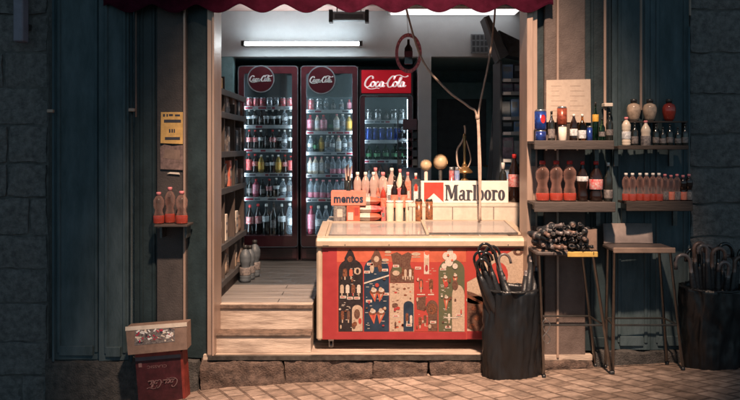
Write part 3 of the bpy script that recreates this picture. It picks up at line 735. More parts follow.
for z in shz:
    yy = .335; cnt = 0
    while yy < 1.36:
        if yy < .56 < yy+.13: yy = .585
        if yy < .98 < yy+.13: yy = 1.005
        w = rnd.uniform(.07,.12); h = rnd.uniform(.12,.22)
        m = rnd.choice(['offwhite','p_cream','offwhite','card_tan'] if z < .9 else ['carton_dark','p_brown','lab_dark','card_tan','lab_orange'])  # cream goods below, brown above; upper colours darkened to stand for missing light
        mb = MB(); d = rnd.uniform(.1,.2); xo = XS-rnd.uniform(.005,.03)
        A_ = MB()
        # pillow-like bag: lathe squashed
        if cnt % 2:
            A_.box(xo-d, xo, yy, yy+w, z+.023, z+.023+h, m, bev=.004); A_.box(xo-.0, xo+.0012, yy+.01, yy+w-.01, z+.023+h*.3, z+.023+h*.7, 'lab_dark'); A_.box(xo+.0012, xo+.002, yy+w*.3, yy+w*.7, z+.023+h*.4, z+.023+h*.6, 'offwhite')
        else: A_.lathe([(.25,0),(.46,.03),(.5,.3),(.47,.7),(.42,.9),(.46,1.0)], m, 12, (0,0,0), Matrix.Translation((xo-d/2, yy+w/2, z+.023)) @ Matrix.Diagonal((d,w,h,1)))
        if not cnt % 2: A_.lathe([(.1*w,0),(.12*w,.02),(.1*w,.03)], 'cap_dark', 8, (0,0,0), Matrix.Translation((xo-d/2, yy+w/2, z+.023+h)))
        bn = 'carton' if cnt % 2 else 'bag'
        o = A_.build('grocery_'+bn, None, (xo-d/2, yy+w/2, z+.023))
        tag(o, f'{words[m]} grocery {bn}, {ORD[cnt]} from the street on {SN[z]} of wooden unit', bn, 'goods on the left shelving unit'); cnt += 1
        yy += w+.012
mb = MB(); mb.box(XS-.2, XS-.0, .335, .50, 2.084, 2.18, 'ylw', bev=.004)
for i in range(3): mb.box(XS-.17+i*.055, XS-.13+i*.055, .3335, .335, 2.10, 2.16, 'p_brown')
tag(mb.build('carton', None, (XS-.1,.42,2.084)), 'bright yellow carton on top of the left wooden shelving unit', 'box')
for i, (yy, r_, h) in enumerate(((1.05,.05,.32),(1.17,.045,.3),(1.30,.05,.33))):
    x = XS+.08+.02*i; z = .458
    bottle(x, yy, z, h, r_, 'slate', 'lab_dark', 'cap_dark', ['nearest of three dark grey bottles on the floor beside the wooden unit','middle of three dark grey bottles on the floor beside the wooden unit','farthest of three dark grey bottles on the floor beside the wooden unit'][i], 'bottles on the floor by the unit', 'jug', (.2,.4))

# ------------------------------------------------------------------ freezer
FX0, FX1, FY0, FY1 = X(316.5,.1), X(530,.1), .1, .74
t = thing('ice_cream_freezer', 'cream chest freezer with sliding glass lid and printed ice cream front', 'freezer', ((FX0+FX1)/2, .4, SF))
zb_, zr0, zr1 = Z(341,.1), Z(247,.1), Z(239,.1)
mb = MB(); mb.box(FX0+.012, FX1-.012, FY0+.02, FY1, zb_, zr0+.02, 'cream', bev=.02)
mb.box(FX0, FX0+.045, FY0-.004, FY0+.05, zb_+.002, zr0+.002, 'cream', bev=.014); mb.box(FX1-.03, FX1, FY0-.004, FY0+.05, zb_+.002, zr0+.002, 'cream', bev=.012)
mb.build('body', t)
# rim : profile extruded along x with sloping top
mb = MB(); P = [(FY0-.025, zr0), (FY0-.034, zr0+.012), (FY0-.034, zr1-.012), (FY0-.02, zr1+.008), (FY0+.03, zr1+.018), (FY0+.05, zr1+.006), (FY0+.05, zr0)]
n = len(P); vs = []
for xx, s_ in ((FX0-.004, .7), (FX0+.006, 1), (FX1-.006, 1), (FX1+.004, .7)):
    for (yy, zz) in P: vs.append((xx, FY0+.02+(yy-FY0-.02)*s_, zr0+.02+(zz-zr0-.02)*s_))
fs = [(a*n+i, (a+1)*n+i, (a+1)*n+(i+1)%n, a*n+(i+1)%n) for a in range(3) for i in range(n)]+[tuple(range(n)), tuple(range(3*n,4*n))]
mb.add(vs, fs, 'cream', False)
zt0, zt1 = zr1+.014, Z(222,FY1)
def sloped(mb, x0, x1, y0, y1, th, m, dz=0):
    f = lambda y: zt0+(zt1-zt0)*(y-FY0)/(FY1-FY0)+dz
    vs = [(x0,y0,f(y0)-th),(x1,y0,f(y0)-th),(x1,y1,f(y1)-th),(x0,y1,f(y1)-th),(x0,y0,f(y0)),(x1,y0,f(y0)),(x1,y1,f(y1)),(x0,y1,f(y1))]
    mb.add(vs, [(3,2,1,0),(4,5,6,7),(0,1,5,4),(1,2,6,5),(2,3,7,6),(3,0,4,7)], m)
sloped(mb, FX0, FX0+.06, FY0+.052, FY1, .14, 'cream'); sloped(mb, FX1-.05, FX1, FY0+.052, FY1, .14, 'cream')
sloped(mb, FX0, FX1, FY1+.001, FY1+.04, .14, 'cream')
for px in (345, 389, 508): mb.box(X(px,.07)-.003, X(px,.07)+.003, FY0-.037, FY0-.03, zr0+.018, zr0+.024, 'dmetal')
mb.build('top_rim', t)
xm = X(425,.4)
for a, b, dz in ((FX0+.065, xm+.03, .0), (xm-.01, FX1-.055, .016)):
    mb = MB(); sloped(mb, a+.02, b-.02, FY0+.08, FY1-.03, .005, 'lid_glass', dz); g = mb.build('glass_lid', t)
    mb = MB(); sloped(mb, a, a+.019, FY0+.06, FY1-.01, .014, 'cream', dz+.004); sloped(mb, b-.019, b, FY0+.06, FY1-.01, .014, 'cream', dz+.004)
    sloped(mb, a+.02, b-.02, FY0+.06, FY0+.079, .014, 'metal', dz+.004); sloped(mb, a+.02, b-.02, FY1-.029, FY1-.01, .014, 'cream', dz+.004); mb.build('lid_frame', g)
mb = MB(); mb.box(FX0+.065, FX1-.055, FY0+.06, FY1-.01, zr0-.12, zr0-.11, 'slate_light')
for k in range(1,6):
    xx = FX0+.06+(FX1-FX0-.12)*k/6; mb.box(xx-.004, xx+.004, FY0+.07, FY1-.02, zr0-.11, zr0+.03, 'white_paint')
mb.build('storage_baskets', t)
for i in range(6):
    xx0 = FX0+.075+(FX1-FX0-.12)*i/6
    for j in range(3):
        m = ['offwhite','p_cream','lab_pink','lab_white','p_brown','lab_orange'][(i*2+j*3)%6]; mb = MB()
        M = Matrix.Translation((xx0+.10, FY0+.16+j*.17, zr0-.04)) @ Matrix.Rotation(R(random.uniform(-14,14)),4,'Z')
        mb.lathe([(.2,-.02),(.5,-.012),(.54,0),(.5,.012),(.2,.02)], m, 4, (0,0,0), M @ Matrix.Diagonal((.24,.2,1,1)) @ Matrix.Rotation(R(45),4,'Z'), False)
        mb.box(-.09,.09,-.078,.078,-.001,.003,m,M)
        wd = {'offwhite':'white','p_cream':'cream','lab_pink':'pink','lab_white':'silvery','p_brown':'brown','lab_orange':'orange'}[m]
        tag(mb.build('ice_cream_packet', None, (xx0+.10, FY0+.16+j*.17, zr0-.04)), f'{wd} packet under the freezer glass, {ORD[i]} basket from left, {["front","middle","back"][j]} row', 'packet', 'packets inside the freezer')
for px in (331, 515):
    x = X(px,.14); mb = MB(); mb.box(x-.02, x+.02, .14, .2, zb_-.012, zb_+.001, 'metal'); mb.box(x-.016,x-.012,.15,.19,SF+.016,zb_-.01,'metal'); mb.box(x+.012,x+.016,.15,.19,SF+.016,zb_-.01,'metal'); c_ = mb.build('caster', t)
    mb = MB(); mb.lathe([(.018,-.011),(.022,-.008),(.022,.008),(.018,.011)], 'dmetal', 14, (0,0,0), Matrix.Translation((x,.17,SF+.023)) @ Matrix.Rotation(R(90),4,'Y')); mb.build('wheel', c_)
    mb = MB(); mb.box(x-.02, x+.02, .6, .66, SF, zb_+.001, 'metal'); mb.build('foot', t)
# printed front
mb = MB(); yp = FY0-.002; Y1 = yp
def FXp(px): return X(px, .1)
def FZp(py): return Z(py, .1)
def pl(pts, m, lay): mb.plate([(FXp(a), FZp(b)) for a, b in pts], yp-.0009*lay, .0007, m)
def el(cx, cy, rx, ry, m, lay, a0=0, a1=360, n=18): pl([(cx+rx*math.cos(R(a0+(a1-a0)*i/n)), cy-ry*math.sin(R(a0+(a1-a0)*i/n))) for i in range(n if a1-a0==360 else n+1)], m, lay)
def rc(a, b, c, d, m, lay): pl([(a,d),(b,d),(b,c),(a,c)], m, lay)
mb.box(FXp(322.5), FXp(525.5), yp, yp+.021, FZp(339.5), FZp(247.5), 'p_red')
rc(323,337,248,339,'p_red2',1); rc(337,466,248,262,'p_orange',1); rc(337,466,332.5,339,'p_red2',1)
def arch(a, b, top, bot, m, lay):
    c, r_ = (a+b)/2, (b-a)/2; pl([(a,bot),(b,bot)]+[(c+r_*math.cos(R(k)), top+r_*.9-r_*.9*math.sin(R(k))) for k in range(0,181,15)], m, lay)
arch(338.5,363,259,331.5,'p_black',2); arch(364,389,258,331.5,'p_navy',2)
rc(389.5,414,283,331.5,'p_cream',2); pl([(393,265),(391,254),(397,252),(402,255),(408,252),(412,254),(410,264),(414,275),(414,282.5),(390,282.5),(390,272)],'p_choc',2)
rc(414.5,438,262,331.5,'p_red',2); arch(438.5,464.5,259,331.5,'p_green',2); rc(452,464.5,296,331.5,'p_cream',3); el(458.2,296,6.2,11,'p_cream',3,0,180)
def head(cx, cy, m, m2, lay):
    pl([(cx-5,cy+9),(cx-5.5,cy),(cx-2,cy-7),(cx,cy-9),(cx+3,cy-6),(cx+5.5,cy+1),(cx+5,cy+9)], m, lay); el(cx,cy+1,2.6,3,m2,lay+1)
head(350,258,'p_black','p_brown',3); head(376.5,258,'p_choc','p_cream',3)
def stick(cx, cy, w, h, m, lay=4):
    pl([(cx-w,cy+h),(cx+w,cy+h)]+[(cx+w*math.cos(R(k)), cy-h*.3-w*1.1*math.sin(R(k))) for k in range(0,181,30)], m, lay); rc(cx-.6,cx+.6,cy+h,cy+h+3.2,'p_cream',lay)
def cone(cx, cy, w, h, m1='p_cream', m2='p_white', lay=4, lean=0):
    pl([(cx+lean,cy+h),(cx+w,cy),(cx-w,cy)], m2 if False else 'p_orange', lay); pl([(cx+lean*.6,cy+h*.6),(cx+w*.7,cy),(cx-w*.2,cy)], m1, lay+1); el(cx,cy-.5,w*.95,w*.55,'p_brown',lay+2); el(cx+w*.1,cy-2,w*.7,w*.5,m2,lay+3); el(cx-w*.1,cy-3.4,w*.4,w*.4,'p_cream',lay+4)
def tagp(cx, cy, lay=4): rc(cx-3,cx+3,cy-1.3,cy+1.3,'p_white',lay); rc(cx-2.2,cx+1.6,cy-.4,cy+.4,'p_red',lay+1)
for i, m in enumerate(['p_cream','p_white','p_brown','p_white']): stick(342+i*5.6, 288, 1.8, 5, m)
stick(345,272,2.1,4.5,'p_brown'); stick(351,272,1.7,4,'p_orange'); el(357.5,271,3.5,3.5,'p_cream',4); el(357.5,271,1.5,2.4,'p_black',5)
for i in range(2): stick(342.5+i*6, 314, 1.5, 5.5, ['p_brown','p_choc'][i])
for k, cx in enumerate((343,350,357)): tagp(cx, 298 if k else 297)
arch(352,362.5,305,331,'p_cream',3); el(357,314,3,5,'p_choc',4); el(355,324,2,2.6,'p_brown',4); el(360,321,1.6,3,'p_red',4)
pl([(364,284),(364,282.5),(389,274.5),(389,276)],'p_white',5)
el(372,268,2,5,'p_cream',4); el(380,268,2,4,'p_brown',4); cone(373.5,292,4,10,lean=1.5); cone(381,292,4,10,lean=-1.5); cone(372.5,313,4,11,lean=1.5,m1='p_red'); cone(381,313,4,11,lean=-1.5)
el(377,285,2,2,'p_red',6); tagp(369,301); tagp(386,294); tagp(370,264); tagp(367,272); tagp(385,270)
el(397,270,5,4.5,'p_green',4); tagp(396,266,5); el(396,273,3.6,2.6,'p_cream',5); 
for k in range(5): stick(403+k*2.4, 271+(k%2), 1.2, 5, ['p_brown','p_cream','p_choc','p_white','p_brown'][k])
rnd = random.Random(3)
for k in range(22): el(391+rnd.random()*20, 286+rnd.random()*43, .6+rnd.random()*1.1, .5+rnd.random()*.8, rnd.choice(['p_red','p_choc','p_brown','p_orange']), 3)
arch(403.5,413.5,301,331,'p_navy',4); stick(407,316,1.4,5,'p_brown',5); stick(411,318,1.3,5,'p_white',5); tagp(396,316); el(395,305,3,2,'p_choc',5); el(398,308,2,1.6,'p_red',6); tagp(409,325,6)
for cx, cy, r_ in ((385,262,3),(392,262,0),(416,256,3.5),(388,254,2.6)):
    if r_: el(cx,cy-2,r_*1.3,r_*.5,'p_cream',3); rc(cx-r_*1.2,cx+r_*1.2,cy+.6,cy+1.4,'p_cream',3)
rc(424,429,252,274,'p_white',3); el(427,252,2.5,3,'p_orange',4); rc(424.5,428.5,258,265,'p_cream',4); el(426.5,268,1.6,3.4,'p_red2',5); tagp(418,268); 
stick(421,283,2,6,'p_choc'); stick(431,283,2,6,'p_brown'); stick(421,283,1.1,4,'p_orange',5); rc(417,425,294,295,'p_white',4); rc(428,434,294,295,'p_white',4)
pl([(416,298),(426,296),(425,311),(417,309)],'p_choc',4); el(432,308,6,8,'p_choc',4); el(432,309,4.4,5.5,'p_brown',5); stick(420,320,1.6,5,'p_brown'); stick(425,318,1.4,5,'p_choc'); tagp(433,322); arch(428,437.5,308,331,'p_choc',3)
for k, (cx,cy,r_) in enumerate(((450,252,3),(446,256,3.5),(453,257,3.6),(449,262,4),(444,266,2.6),(455,266,2.6))): el(cx,cy,r_,r_*1.1,'p_white',3+k)
el(448,255,1,1.2,'p_orange',10); el(452,260,1,1,'p_orange',10); tagp(443,269,5)
cone(445,279,2.6,10); cone(455,277,2.4,9); el(455,285,3,5,'p_choc',6); el(446,284,2,3,'p_red',8); cone(446,299,2.6,12); stick(449,316,1.2,4,'p_white'); rc(444,458,317,318,'p_white',6); tagp(459,315,6); tagp(448,327,6); el(461,312,.7,3,'p_red',6)
for c0, c1, mm in ((340,362,'p_white'),(365,388,'p_white'),(391,402,'p_brown'),(416,437,'p_cream'),(440,451,'p_white')):
    for k in range(26):
        a_ = c0+rnd.random()*(c1-c0-4); b_ = 266+rnd.random()*64; rc(a_, a_+1.2+rnd.random()*2.2, b_, b_+.45, mm, 3)
for k in range(34):
    a_ = rnd.choice([341,347,353,368,376,384,396,418,424,431,443,449,456])+rnd.uniform(-1.5,1.5); b_ = rnd.choice([279,296,301,309,323,327])+rnd.uniform(-2,2)
    el(a_, b_, rnd.uniform(.6,1.5), rnd.uniform(.8,2.2), rnd.choice(['p_brown','p_choc','p_cream','p_red2','p_white']), 8+k*.06)
# right brand area
pl([(467,248.5),(525,248.5),(525,339),(467,339)],'p_cream',1); pl([(467,248.5),(516,248.5),(506,254),(494,252),(484,262),(478,276),(467,282)],'p_red',2)
el(498,275,10,13,'p_red',2); el(476,300,10,4,'p_cream',3); pl([(467,291),(474,293),(487,300),(487,318),(478,333),(467,328)],'p_choc',3); pl([(467,294),(487,304),(487,307),(467,297)],'p_brown',4)
for cx, cy in ((477,318),(472,326),(482,314),(474,308)): el(cx,cy,3,2.6,'p_brown',5)
pl([(467,331),(500,331),(496,338.8),(467,338.8)],'p_red2',4); el(518,252,5,3.4,'p_choc',3); el(518,252,2,1.4,'p_cream',4)
mb.build('printed_front', t)
mb = MB(); mb.box(FXp(323), FXp(329), FY0-.0365, FY0-.034, zr0+.010, zr0+.016, 'dmetal'); mb.build('maker_plate', t)

# counter behind
t = thing('counter', 'cream counter running behind the chest freezer', 'counter', (.5,.95,.457))
CT = Z(203.5, .80); CL = Z(222, .78)
mb = MB(); mb.box(X(409,.8), X(530,.8), .79, 1.25, .458, CT-.03, 'cream_pl'); mb.box(X(408,.8), X(531,.8), .785, 1.26, CT-.029, CT, 'cream_pl', bev=.004)
for px in (412, 452, 493): mb.box(X(px,.8), X(px,.8)+.006, .786, .79, .98, CT-.03, 'unitshelf')
mb.build('high_section', t)
mb = MB(); mb.box(X(326,.8), X(408,.8)-.002, .785, 1.25, .458, CL-.002, 'cream_pl', bev=.003); mb.build('low_section', t)
mb = MB(); mb.box(X(350,.9), X(408,.9)-.002, .87, 1.24, CL, CL+.09, 'unitshelf', bev=.004); mb.build('riser', t)
CR = CL+.091

# cigarette sign
t = thing('cigarette_sign', 'long white cigarette sign with red chevron and heavy black serif lettering', 'sign', (X(464,.82),.82,CT))
ys_ = .82; a, b = X(421,ys_), X(508.5,ys_); z0_, z1_ = CT+.001, Z(181,ys_)
mb = MB(); mb.box(a, b, ys_, ys_+.07, z0_, z1_, 'sign_white', bev=.004); mb.build('lightbox', t)
mb = MB(); xl, xr = X(424,ys_), X(443.5,ys_); zt_, zl = z1_-.012, z0_+.03
mb.plate([(xl,zl-.02),(xl+.0,zt_),(xr,zt_),(xr,zl-.02),((xl+xr)/2,zl+.055)], ys_-.003, .003, 'sign_red'); mb.build('red_chevron', t)
mb = MB(); H = (z1_-z0_)*.70; xe = slab_word(mb, 'Marlboro', 0, 0, 1, 0, .003, 'ink'); slab_word(mb, 'Marlboro', .03, 0, 1, .0003, .003, 'ink'); xs_ = X(444.8,ys_); sc_ = (X(505,ys_)-xs_)/xe
mb.v = [(xs_+v[0]*sc_, ys_-.004+v[1]*.5, z0_+.024+v[2]*H) for v in mb.v]; mb.build('lettering', t)

# goods on low counter
def carton(px0, px1, py0, py1, y, d, m, lab, cat='box', base=None, txt=None, tcol='ink', name='carton', strips=()):
    x0, x1 = X(px0,y), X(px1,y); zb0 = base if base is not None else Z(py1,y); zt0_ = Z(py0,y)
    t = thing(name, lab, cat, ((x0+x1)/2, y+d/2, zb0))
    mb = MB(); mb.box(x0, x1, y, y+d, zb0, zt0_, m, bev=.003)
    for (u0,u1,v0,v1,mm) in strips: mb.box(x0+(x1-x0)*u0, x0+(x1-x0)*u1, y-.0015, y, zb0+(zt0_-zb0)*v0, zb0+(zt0_-zb0)*v1, mm)
    mb.build('box', t)
    if txt:
        mb = MB(); text(mb, txt, (x0+x1)/2, zb0+(zt0_-zb0)*.45, (x1-x0)*.84, (zt0_-zb0)*.52, y-.0035, 0, tcol, off=.03); mb.build('lettering', t)
    return t
b1 = carton(333.5,345.5,206,222,.80,.1,'lab_dark','small dark and white box below the red sweets box, left one','box',CL,strips=((.3,.75,.3,.8,'p_white'),))
b2 = carton(346.5,360,206,222,.80,.1,'p_orange','small orange and white box below the red sweets box','box',CL,strips=((.1,.5,.1,.6,'p_white'),(.6,.9,.4,.9,'p_red')))
carton(331,366,191,205.6,.80,.14,'box_pink','red orange sweets box with dark lettering stacked on two small boxes','box',txt='mentos',tcol='p_navy')
def pillow(px0, px1, py0, py1, y, d, m, lab, m2='lab_red'):
    x0, x1 = X(px0,y), X(px1,y); z0, z1 = Z(py1,y), Z(py0,y); c = ((x0+x1)/2, y+d/2, (z0+z1)/2); n = 10; vs = []; fs = []
    for s_ in (1,-1):
        for j in range(n+1):
            for i in range(n+1):
                u, v = i/n*2-1, j/n*2-1; hgt = ((1-u*u)*(1-v*v))**.4*(z1-z0)/2; wob = noise.noise(Vector((u*3+px0,v*3,s_)))*.004
                vs.append((c[0]+u*(x1-x0)/2, c[1]+v*d/2, c[2]+s_*(hgt+wob)))
    k = n+1; mb = MB(); F1 = [(j*k+i, j*k+i+1, (j+1)*k+i+1, (j+1)*k+i) for j in range(n) for i in range(n)]
    fsA = [f for q, f in enumerate(F1) if (q % n) < 6]; fsB = [f for q, f in enumerate(F1) if (q % n) >= 6]
    off = k*k; mb.add(vs, fsA+[tuple(a+off for a in f) for f in fsA], m, True); mb.add(vs, fsB+[tuple(a+off for a in f) for f in fsB], m2, True)
    return tag(mb.build('snack_packet', None, c), lab, 'packet', 'stacked snack packets')
pillow(352,382,212.5,222,.80,.16,'p_white','lowest of three white and red snack packets beside the sweets box','p_orange')
pillow(353,383,205,214,.81,.16,'p_white','middle of three white and red snack packets beside the sweets box')
pillow(354,381,197,206,.82,.15,'p_white','topmost of three white and red snack packets beside the sweets box','p_orange')
def B(px0, px1, py0, base, y, kind, lab, group='bottles on the counter', **kw):
    body, la, ca, st, lz = kind; x = X((px0+px1)/2,y); r_ = (px1-px0)/2*(y-CY)/F*(1.12 if group == 'bottles on the counter' else 1.0); h = Z(py0,y)-base
    return bottle(x, y, base, h, r_, body, la, ca, lab, group, st, lz, **kw)
pet_cream = ('milk','lab_orange','cap_white','contour',(.05,.22))
for i, (a, b) in enumerate(((354,361),(362,369),(370,377))): B(a, b, 172, CR, .90, ('pink_clear','lab_orange','cap_white','jug',(.04,.25)), ['leftmost of three small clear bottles behind the snack packets','middle of three small clear bottles behind the snack packets','rightmost of three small clear bottles behind the snack packets'][i])
B(371.5,379.5,167.5,CR,.97,('pink_clear','lab_pink','cap_pink','pet',(.1,.35)),'tall clear bottle with pink cap rising behind the small clear bottles')
B(379,387,172,CR,.92,('pink_clear','lab_orange','cap_pink','jug',(.04,.3)),'clear bottle with orange base right of the small clear trio')
B(387.5,396,168,CR,.97,('pink_clear','lab_orange','cap_white','pet',(.05,.4)),'taller clear bottle with orange base near the middle of the counter')
B(396.5,403.5,169,CR,1.02,('milk','lab_white','cap_pink','pet',(.2,.5)),'milky bottle at the back of the counter left of the purple sweets box')
B(391,398.5,176,CR,.885,('cola','lab_orange','cap_dark','glass',(.08,.45)),'left dark bottle with orange label in the middle of the counter')
B(399.5,407,176,CR,.885,('cola','lab_orange','cap_dark','glass',(.08,.45)),'right dark bottle with orange label in the middle of the counter')
B(380.5,386,186,CR,.89,('juice_r','lab_orange','cap_pink','pet',(.1,.5)),'small red juice bottle behind the white snack packets')
B(345.5,351.5,176,CL,.84,('cola_glass','lab_dark','cap_dark','glass',(.1,.4)),'dark bottle at the left end of the counter')
for i, (a, b) in enumerate(((386,394),(395,403.5),(405,413.5))): B(a, b, 200.5, CL, .85, ('milk',None,'cap_white','cup',(0,0)), ['leftmost cream lidded tub on the counter','middle cream lidded tub on the counter','rightmost cream lidded tub, next to the black cans'][i], 'cream tubs on the counter', cat='tub')
for i, (a, b) in enumerate(((415,422.5),(425,433))):
    y = .80; x = X((a+b)/2,y); c_ = can(x, y, CL, Z(199,y)-CL, (b-a)/2*(y-CY)/F, 'can_black', ['left of two black and orange cans at the end of the low counter','right of two black and orange cans below the cigarette sign'][i], 'black and orange cans','cap_dark')
mb = MB(); mb.box(X(408,.76), X(440,.76), .75, .784, CL-.02, CL-.004, 'cream_pl'); mb.build('front_lip', bpy.data.objects['counter'])
y = .92; can(X(408.5,y), y, CL+.06, Z(180,y)-CL-.06, .026, 'lab_orange', 'orange can beside the dark picture box', 'cans on the counter') if False else None
carton(405.5,411,181,222,.93,.06,'lab_orange','narrow orange pack between the tubs and the dark picture box','box',CL,strips=((.2,.8,.55,.75,'p_white'),))
carton(411.5,420.5,179,222,.93,.05,'carton_dark','dark box with a small white picture left of the cigarette sign','box',CL,strips=((.25,.75,.62,.82,'p_white'),(.35,.65,.67,.77,'ink')))
carton(400,421,168,176,1.2,.1,'p_navy','dark blue sweets box with pale lettering at the back of the counter','box',CR,txt='mentos',tcol='lab_pink')
for i, (a_, b_, py_, kd, lb_) in enumerate(((356,362,186,('pink_clear','lab_red','cap_white','pet',(.1,.5)),'short pale bottle just above the topmost snack packet, left side'),(366,372,188,('milk','lab_red','cap_pink','pet',(.1,.5)),'short milky bottle just above the topmost snack packet, middle'),(391,397,183,('pink_clear','lab_pink','cap_white','pet',(.1,.5)),'short pale bottle between the two dark orange labelled bottles'),(398,404,186,('milk','lab_orange','cap_white','pet',(.1,.6)),'short milky bottle above the middle cream tub'),(363,370,180,('juice_p','lab_white','cap_pink','pet',(.2,.55)),'pink bottle tucked behind the snack packets near the clear trio'),(373,380,181,('pink_clear','lab_orange','cap_red','pet',(.1,.5)),'short clear red capped bottle behind the snack packets'),(382,389,178,('milk','lab_orange','cap_white','pet',(.1,.45)),'cream bottle with red label behind the tubs'),(404.5,411,172,('pink_clear','lab_pink','cap_pink','pet',(.1,.5)),'clear pink labelled bottle behind the narrow orange pack'),(412.5,419,173,('juice_r','lab_white','cap_white','pet',(.2,.5)),'red juice bottle behind the dark picture box'))):
    B(a_, b_, py_, CR, .955+.01*(i%2), kd, lb_)
cg = ((345,351,203,222,.83,.05,'lab_white','small silvery pack'),(381,385.5,207,222,.83,.05,'lab_red','small red pack'),(376,384,188,198,.93,.05,'lab_orange','small orange printed pack'),(387,395,185,200,.875,.03,'lab_white','pale printed pack'),(396,404,188,200,.86,.03,'lab_red','red printed pack'),(421,425,204,222,.80,.05,'lab_white','slim silvery pack'))
for i, (a_, b_, c_, d_, y_, dp, mm, wd) in enumerate(cg):
    x0_, x1_ = X(a_,y_), X(b_,y_); z1_c = Z(c_,y_); z0_c = CL if d_ > 210 else CR
    if z1_c <= z0_c+.02: z1_c = z0_c+.07
    mb = MB(); mb.box(x0_, x1_, y_, y_+dp, z0_c+.001, z1_c, mm, bev=.004); mb.box(x0_+.006, x1_-.006, y_-.001, y_, z0_c+(z1_c-z0_c)*.3, z0_c+(z1_c-z0_c)*.6, 'lab_dark')
    tag(mb.build('sweets_pack', None, ((x0_+x1_)/2, y_, z0_c)), wd+' '+['beside the small dark box under the sweets box','right of the stacked snack packets','behind the stacked snack packets','behind the leftmost cream tub','behind the middle cream tub','between the two black and orange cans'][i], 'packet', 'small packs on the counter')
# pen pot
t = thing('pen_pot', 'dark pot with brown sticks at the back left of the counter', 'pot', (X(348,1.15),1.15,CL))
mb = MB(); mb.lathe([(.03,0),(.032,.002),(.036,.33),(.033,.33),(.03,.32)], 'black', 12, (X(348,1.15),1.15,CL)); mb.build('pot', t)
for k in range(5):
    mb = MB(); x = X(345+k*1.7,1.15); mb.tube([(X(348,1.15),1.15,CL+.2),(x,1.15+.01*(k%2),CL+.44+.015*(k%3))], .005, 'p_brown' if k%2 else 'cord'); mb.build('stick', t)
# round knobs
for i, (px, py, r_, y, lb) in enumerate(((426,165,.05,1.05,'smaller cream globe on a stem behind the left end of the cigarette sign'),(440.5,162,.058,1.05,'larger cream globe with brown rim behind the cigarette sign'))):
    x = X(px,y); z = Z(py,y); t = thing('globe_ornament', lb, 'ornament', (x,y,CT), 'cream globes behind the sign')
    mb = MB(); mb.lathe([(r_*math.sin(R(a))*1+.0005, -r_*math.cos(R(a))*(1.08 if i else 1.0)) for a in range(0,181,15)], 'bulb', 20, (x,y,z)); mb.build('globe', t)
    mb = MB(); mb.lathe([(.04,0),(.036,.012),(.014,.02),(.016,z-r_-CT+.012)], 'dmetal' if i else 'cream_pl', 12, (x,y,CT)); mb.build('stem', t)
    if i: mb = MB(); mb.tube([(x+(r_+.002)*math.cos(R(a)), y-.004, z+(r_*1.08+.002)*math.sin(R(a))) for a in range(0,361,15)], .004, 'brass'); mb.build('rim', t)
for i, (px, m, w_) in enumerate(((451.5,'can_red','red'),(457,'lab_blue','blue and white'))):
    y = 1.0; can(X(px,y), y, CT, Z(167,y)-CT, .022, m, f'small {w_} can behind the letters of the cigarette sign', 'small cans behind the sign')
# hookah
y = 1.05; x = X(464.5,y); t = thing('hookah', 'brass and glass water pipe behind the cigarette sign', 'hookah', (x,y,CT))
hb = Z(135,y)-CT
mb = MB(); mb.lathe([(.05,0),(.075,.02),(.078,.05),(.05,.085),(.022,.11),(.02,.12)], 'amber', 16, (x,y,CT)); mb.build('glass_base', t)
mb = MB(); mb.lathe([(.012,.11),(.02,.13),(.078,.125),(.07,.14),(.03,.19),(.012,.21),(.02,.23),(.013,.242),(.075,.245),(.068,.262),(.03,.30),(.012,.305),(.024,.31),(.012,.33),(.01,.36),(.016,hb-.01),(.004,hb+.02)], 'brass', 14, (x,y,CT)); mb.build('stem', t)
mb = MB(); mb.tube(catmull([(x-.02,y-.02,CT+.28),(x-.06,y-.02,CT+.31),(x-.065,y,CT+.44),(x-.02,y,CT+.52),(x+.005,y,CT+.60),(x+.0,y,CT+.66)],5), .008, 'cord', 6); mb.tube(catmull([(x+.02,y,CT+.28),(x+.055,y,CT+.36),(x+.03,y,CT+.48),(x+.0,y,CT+.56)],5), .006, 'cord', 6); mb.build('hose', t)
mb = MB(); mb.lathe([(.028,0),(.034,.01),(.036,.07),(.03,.072),(.028,.012)], 'brass', 14, (X(473,.95),.95,CT)); mb.tube([(X(473,.95)+.034,.95,CT+.06),(X(473,.95)+.055,.95,CT+.05),(X(473,.95)+.034,.95,CT+.02)], .004, 'brass')
tag(mb.build('mug', None, (X(473,.95),.95,CT)), 'small brown metal mug beside the hookah', 'mug')
B(499.5,506.5,162.5,CT,1.0,('cola_glass','lab_white','cap_white','jar',(.25,.5)),'dark jar with chequered label behind the right end of the sign','bottles on the counter')
B(509,519.5,154,CT,.95,('cola','lab_cola','cap_red','contour',(.32,.58)),'large cola bottle with red label at the right end of the counter')
B(520.5,528,168,CT,.9,('milk','lab_orange','cap_dark','pet',(.1,.35)),'pale bottle beside the right jamb at the counter end')
